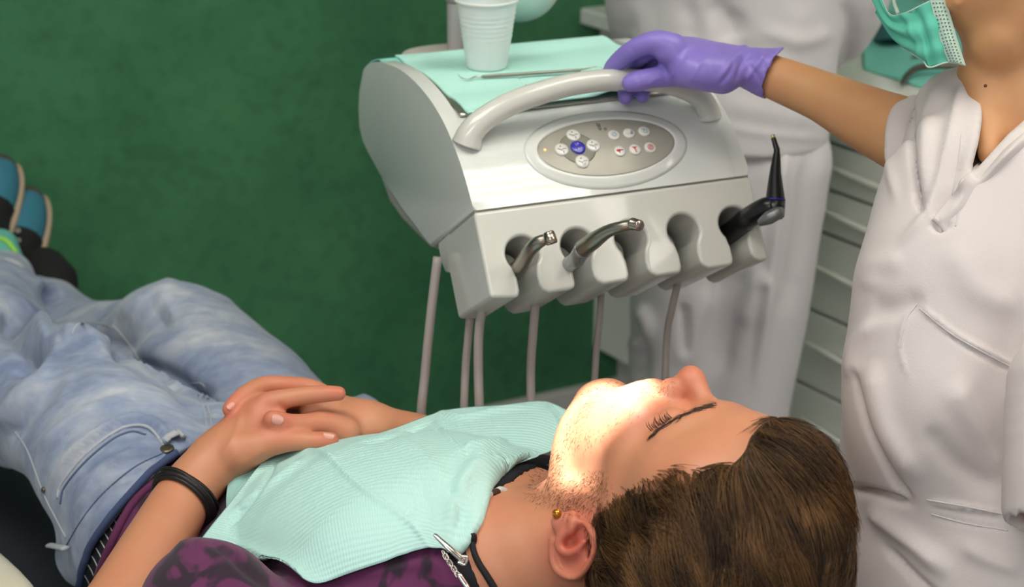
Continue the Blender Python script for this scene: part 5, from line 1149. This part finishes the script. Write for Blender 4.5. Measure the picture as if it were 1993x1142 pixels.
# glove
m_glove = mat('nitrile_glove_violet', (138, 120, 204), .42, coat=.1, bump=(90, .15, .001))
F = Field(W(1350, 130, 1.72)-.19, W(1350, 130, 1.72)+.19, .0017)
gw = nrm(VV(.10, .35, -.93))
F.slab([W(1505, 146, 1.703), W(1455, 131, 1.705), W(1400, 124, 1.708), W(1345, 108, 1.712), W(1300, 96, 1.716)], [.0275, .0290, .0360, .0400, .0370], [.0245, .0200, .0215, .0190, .0140], gw, 0)
F.slab([W(1545, 143, 1.69), W(1500, 143, 1.703), W(1470, 137, 1.705)], [.031, .029, .028], [.0290, .0262, .0215], gw, .006); F.cutpoly([(1545, 40), (1526, 94), (1506, 112), (1492, 140), (1485, 170), (1496, 196), (1502, 240), (1700, 240), (1700, 40)], 1.4, 2.0, .0015)
F.ell(W(1375, 140, 1.690), (.034, .015, .020), np.array([RT, UP, FW]), .012)
F.chain([W(1600, 188, 1.672), W(1500, 146, 1.703), W(1490, 143, 1.704)], [.029, .0245, .0235], .001, op='sub')
gl = lambda pts, r, k=.004: F.chain([W(*p) for p in pts], r, k, n=26)
gl([(1310, 92, 1.690), (1278, 82, 1.690), (1240, 93, 1.700), (1212, 112, 1.715), (1193, 130, 1.730), (1186, 142, 1.742)], [.0150, .0125, .0112, .0102, .0090, .0075], .008)
gl([(1318, 96, 1.710), (1285, 90, 1.712), (1250, 105, 1.722), (1228, 130, DH+.024), (1219, 162, DH+.024), (1217, 190, DH+.018)], [.0140, .0122, .0112, .0104, .0098, .0080], .004)
gl([(1325, 102, 1.730), (1295, 98, 1.733), (1272, 112, 1.742), (1260, 135, DH+.028), (1252, 162, DH+.026), (1250, 187, DH+.020)], [.0130, .0115, .0108, .0100, .0092, .0078], .004)
gl([(1335, 108, 1.748), (1310, 106, 1.752), (1290, 118, 1.756), (1280, 140, 1.760), (1277, 158, 1.758)], [.0120, .0100, .0092, .0085, .0074], .004)
gl([(1405, 146, 1.686), (1350, 142, 1.684), (1310, 146, DH-.022), (1270, 151, DH-.024), (1243, 157, DH-.0225), (1228, 161, DH-.021)], [.0200, .0165, .0125, .0108, .0110, .0092], .010)
gf = [([(1395, 160), (1440, 100), (1455, 88)], 6, .0018), ([(1430, 165), (1445, 120), (1470, 100)], 5, -.0018), ([(1450, 160), (1470, 130), (1490, 105)], 5, .0022), ([(1440, 110), (1470, 140), (1490, 175)], 5, -.0020), ([(1340, 165), (1360, 130), (1380, 110)], 4, .0008), ([(1300, 158), (1325, 130), (1345, 110)], 4, .0008),
      ([(1280, 120), (1300, 140), (1310, 160)], 4, -.0008), ([(1245, 160), (1240, 148), (1250, 140)], 3, -.0010), ([(1262, 168), (1272, 155), (1290, 150)], 3, .0010), ([(1230, 92), (1240, 112)], 3, -.0010), ([(1212, 108), (1222, 120)], 3, -.0010), ([(1470, 95), (1500, 130), (1505, 170)], 6, .0015), ([(1400, 165), (1420, 140), (1430, 110)], 4, -.0012)]
glove = surf(F, 'glove', m_glove, pd, items=gf, noise=(60, .0004, 4)); glove['label'] = 'violet nitrile glove'
# rolled rim of the glove cuff
R_ = hits(glove, [(1523, 98), (1507, 114), (1494, 140), (1488, 168), (1495, 190)], .0003)
if len(R_) > 3: V, Fc = tube(R_, .0009, n=60, seg=8); mesh('cuff_rim', V, Fc, m_glove, glove)
# tunic
F = Field(np.array([.18, .80, .46]), np.array([1.0, 1.86, 1.26]), .0036)
F.slab([W(2040, 1500, 1.46), W(2030, 1142, 1.47), W(2010, 900, 1.49), W(2005, 740, 1.50), W(2015, 560, 1.51), W(2030, 400, 1.52), W(2030, 320, 1.53)], [.175, .178, .180, .172, .167, .141, .125], [.135, .130, .128, .125, .125, .115, .09], nrm(VV(.9, 0, .3)), 0)
F.ell(W(1850, 540, 1.44), (.085, .075, .07), np.array([RT, UP, FW]), .04)
F.ell(W(1790, 760, 1.44), (.070, .11, .08), np.array([RT, UP, FW]), .04)
F.ell(W(1905, 400, 1.46), (.09, .085, .06), np.array([RT, UP, FW]), .04)
F.chain([W(1878, 286, 1.562), W(1904, 298, 1.54), W(1980, 330, 1.52)], [.054, .067, .088], .02)
F.chain([W(1850, 205, 1.515), W(1880, 200, 1.50), W(1905, 260, 1.49)], [.028, .030, .03], .03)
F.chain([W(2150, 380, 1.46), W(2210, 600, 1.38), W(2190, 850, 1.33), W(2150, 960, 1.32)], [.09, .085, .075, .064], .03)
F.chain([W(2000, 235, 1.47), W(2080, 200, 1.48), W(2160, 260, 1.48)], [.03, .04, .05], .03)
# sleeve opening and V neck
F.chain([W(1560, 175, 1.68), W(1690, 245, 1.628), W(1772, 285, 1.595), W(1800, 295, 1.58)], [.040, .043, .0455, .040], .003, op='sub')
vn = [(1881, 118), (1897, 160), (1909, 205), (1909, 235), (1902, 280), (1886, 345), (1905, 325), (1935, 292), (1965, 260), (1995, 234), (2060, 195), (2150, 150), (2150, -300), (1850, -300)]
F.cutpoly(vn, 1.2, 1.60, .003)
df = [([(1780, 205), (1776, 290), (1788, 380), (1796, 420)], 5, -.012), ([(1840, 150), (1805, 250), (1800, 380)], 14, .006), ([(1880, 140), (1850, 260), (1810, 400), (1745, 480)], 9, .005), ([(1885, 345), (1860, 400), (1815, 430)], 6, .005), ([(1870, 300), (1850, 380), (1820, 425)], 9, -.004), ([(1900, 250), (1870, 340), (1840, 400)], 6, .003),
      ([(1815, 430), (1830, 445), (1850, 430)], 5, -.008), ([(1760, 500), (1700, 520), (1690, 570)], 22, .003), ([(1690, 595), (1740, 600), (1800, 580)], 22, -.005), ([(1660, 720), (1690, 830), (1740, 930), (1775, 975)], 7, -.012), ([(1690, 700), (1720, 830), (1790, 940)], 22, .008), ([(1640, 950), (1700, 960), (1780, 985)], 8, -.008),
      ([(1690, 985), (1760, 1040), (1850, 1120)], 18, .010), ([(1720, 1060), (1790, 1130), (1850, 1180)], 8, -.008), ([(1785, 590), (1760, 620), (1750, 680), (1770, 740)], 3, .0022), ([(1785, 590), (1860, 650), (1993, 720)], 4, .003), ([(1795, 606), (1870, 668), (1993, 738)], 2.5, -.0015), ([(1803, 972), (1880, 985), (1960, 1000)], 4, .003), ([(1803, 982), (1880, 998), (1960, 1014)], 3, -.002),
      ([(1808, 1000), (1880, 1018), (1960, 1030)], 2.5, -.0015), ([(1850, 740), (1900, 830), (1970, 930)], 26, .006), ([(1800, 830), (1860, 900), (1950, 960)], 20, -.005), ([(1700, 620), (1660, 680), (1655, 740)], 14, .006), ([(1870, 1060), (1930, 1090), (1993, 1110)], 16, .005), ([(1730, 210), (1728, 300), (1745, 395)], 9, .003), ([(1850, 470), (1900, 560), (1990, 600)], 30, .004)]
tun = surf(F, 'tunic', m_white2, pd, items=df, noise=(11, .0016, 12)); TN = tun.name
for pts in ([(1785, 592), (1765, 620), (1752, 680)], [(1790, 600), (1860, 655), (1990, 726)], [(1803, 972), (1880, 986), (1962, 1002)], [(1812, 1000), (1880, 1018), (1962, 1032)], [(1886, 348), (1870, 400), (1860, 440)], [(1872, 262), (1862, 340), (1845, 400)]):
    P = hits(TN, pts, .0002)
    if len(P) > 3: V, Fc = tube(P, .0007, n=50, seg=6); mesh('seam', V, Fc, m_white, tun)
P = hits('body' if False else TN, [(1880, 122), (1909, 215), (1903, 280), (1886, 345)], .0005)
F = Field(W(1765, 310, 1.60)-.13, W(1765, 310, 1.60)+.13, .0026)
F.slab([W(1785, 200, 1.598), W(1762, 218, 1.578), W(1750, 262, 1.558), W(1750, 318, 1.551), W(1760, 370, 1.556), W(1782, 412, 1.572)], [.0130, .0135, .0140, .0140, .0135, .0120], [.0075]*6, RT, 0)
F.slab([W(1785, 200, 1.598), W(1775, 225, 1.652), W(1772, 320, 1.656), W(1782, 412, 1.572)], [.012]*4, [.006]*4, RT, .004)
surf(F, 'sleeve_hem', m_white2, tun, noise=(40, .0008, 3))
# overlapping front panel and neck facing
fpn = [[(2040, 196), (1998, 228), (1940, 276), (1888, 340), (1850, 388), (1817, 428)], [(2050, 214), (2008, 247), (1952, 294), (1900, 356), (1861, 402), (1828, 438)], [(2062, 236), (2022, 268), (1968, 318), (1914, 376), (1874, 420), (1842, 450)]]
def on_t(x, y, off):
    p, n = hit(TN, x, y, off); return p if p is not None else W(x, y, 1.46)
ctl = np.array([[on_t(x, y, (.0032, .0010, -.006)[i]) for x, y in r] for i, r in enumerate(fpn)])
patch(ctl, 40, 40, .0022, None, 'front_panel', m_white2, tun)
# cuff of the other sleeve at the very edge
V = []; c1, c2 = W(2050, 800, 1.325), W(2052, 1040, 1.29); ax_ = nrm(c2-c1)
F = Field(W(2080, 900, 1.32)-.2, W(2080, 900, 1.32)+.2, .004); F.chain([W(2090, 760, 1.33), W(2065, 890, 1.315), W(2052, 985, 1.31)], [.055, .046, .042], 0); F.chain([W(2060, 930, 1.31), W(2040, 1080, 1.30)], [.030, .036], .006, op='sub')
surf(F, 'sleeve_cuff', m_white2, pd)
# cord at the neck
BD = [c_.name for c_ in pd.children if c_.name.startswith('body')][0]
P = hits(BD, [(1909, 222), (1905, 250), (1897, 290), (1887, 335)], .0012)
if len(P) > 3: V, Fc = tube(P, [.0012, .0026, .0022, .0016], n=40, seg=8); mesh('neck_strap', V, Fc, mat('dark_red_strap', (96, 36, 28), .7), pd)
P, N = hit(BD, 1918, 167)
if P is not None: V, Fc = lathe(P-N*.0005, N, [(0, 0), (.0017, 0), (.0015, .0008), (0, .0011)], seg=14); mesh('mole', V, Fc, mat('mole_brown', (110, 62, 44), .6), pd)
# mask
m_mask = mat('surgical_mask_teal', (98, 196, 172), .85, bump=(300, .2, .0005)); m_maskw = mat('mask_edge_white', (190, 214, 200), .85, bump=(300, .2))
mg = [[(1700, -60, 1.500), (1727, 22, 1.468), (1756, 27, 1.447), (1790, 12, 1.433), (1822, -4, 1.428), (1838, -12, 1.430)],
      [(1698, -20, 1.505), (1729, 40, 1.463), (1768, 55, 1.443), (1800, 50, 1.430), (1832, 42, 1.428), (1853, 40, 1.432)],
      [(1704, 10, 1.505), (1734, 62, 1.465), (1782, 88, 1.442), (1806, 92, 1.432), (1840, 84, 1.430), (1866, 84, 1.436)],
      [(1712, 30, 1.505), (1752, 86, 1.470), (1794, 116, 1.446), (1809, 131, 1.438), (1845, 121, 1.434), (1879, 127, 1.440)]]
mk = patch(np.array([[W(*p) for p in r] for r in mg]), 70, 50, .0016, lambda u, v, A: .0028*np.sin(v*16+u*3)*np.clip(1-u, .15, 1)-.004*np.exp(-((u-.52-.12*v)/.05)**2)+.002*np.exp(-((u-.42)/.04)**2), 'face_mask', m_mask, pd)
mk['label'] = 'pleated teal surgical mask pulled below the chin'
sg = [[(1806, -14, 1.428), (1822, -14, 1.4265), (1838, -14, 1.4285)], [(1820, 40, 1.4285), (1836, 38, 1.4260), (1853, 40, 1.4300)], [(1833, 88, 1.4300), (1849, 84, 1.4275), (1866, 84, 1.434)], [(1846, 121, 1.4330), (1862, 122, 1.4310), (1880, 128, 1.438)]]
sp = patch(np.array([[W(*p) for p in r] for r in sg]), 24, 40, .0012, None, 'mask_side_strip', m_maskw, mk)
g = Geo()
for r in range(4):
    for k in range(20):
        u = .18+.2*r; v = (k+.5)/20; G_ = np.array([[W(*p) for p in rr] for rr in sg]); row = spline([spline(G_[i], 21)[int(u*20)] for i in range(4)], 41); p = row[int(v*40)]-FW*.0006
        g.add(*box(p, RT, UP, FW, .0006, .0005, .0004))
g.build('weld_dots', mat('weld_dots', (96, 130, 118), .8), mk)
for e in ([0, 0], [3, 3]):
    L_ = [W(*p) for p in mg[e[0]]]; V, Fc = tube(L_, .0008, n=50, seg=6); mesh('mask_edge', V, Fc, m_maskw, mk)
V, Fc = tube([W(1745, -30, 1.47), W(1740, 0, 1.465), W(1748, 26, 1.452)], .002, n=16, seg=6); mesh('ear_loop', V, Fc, m_maskw, mk)
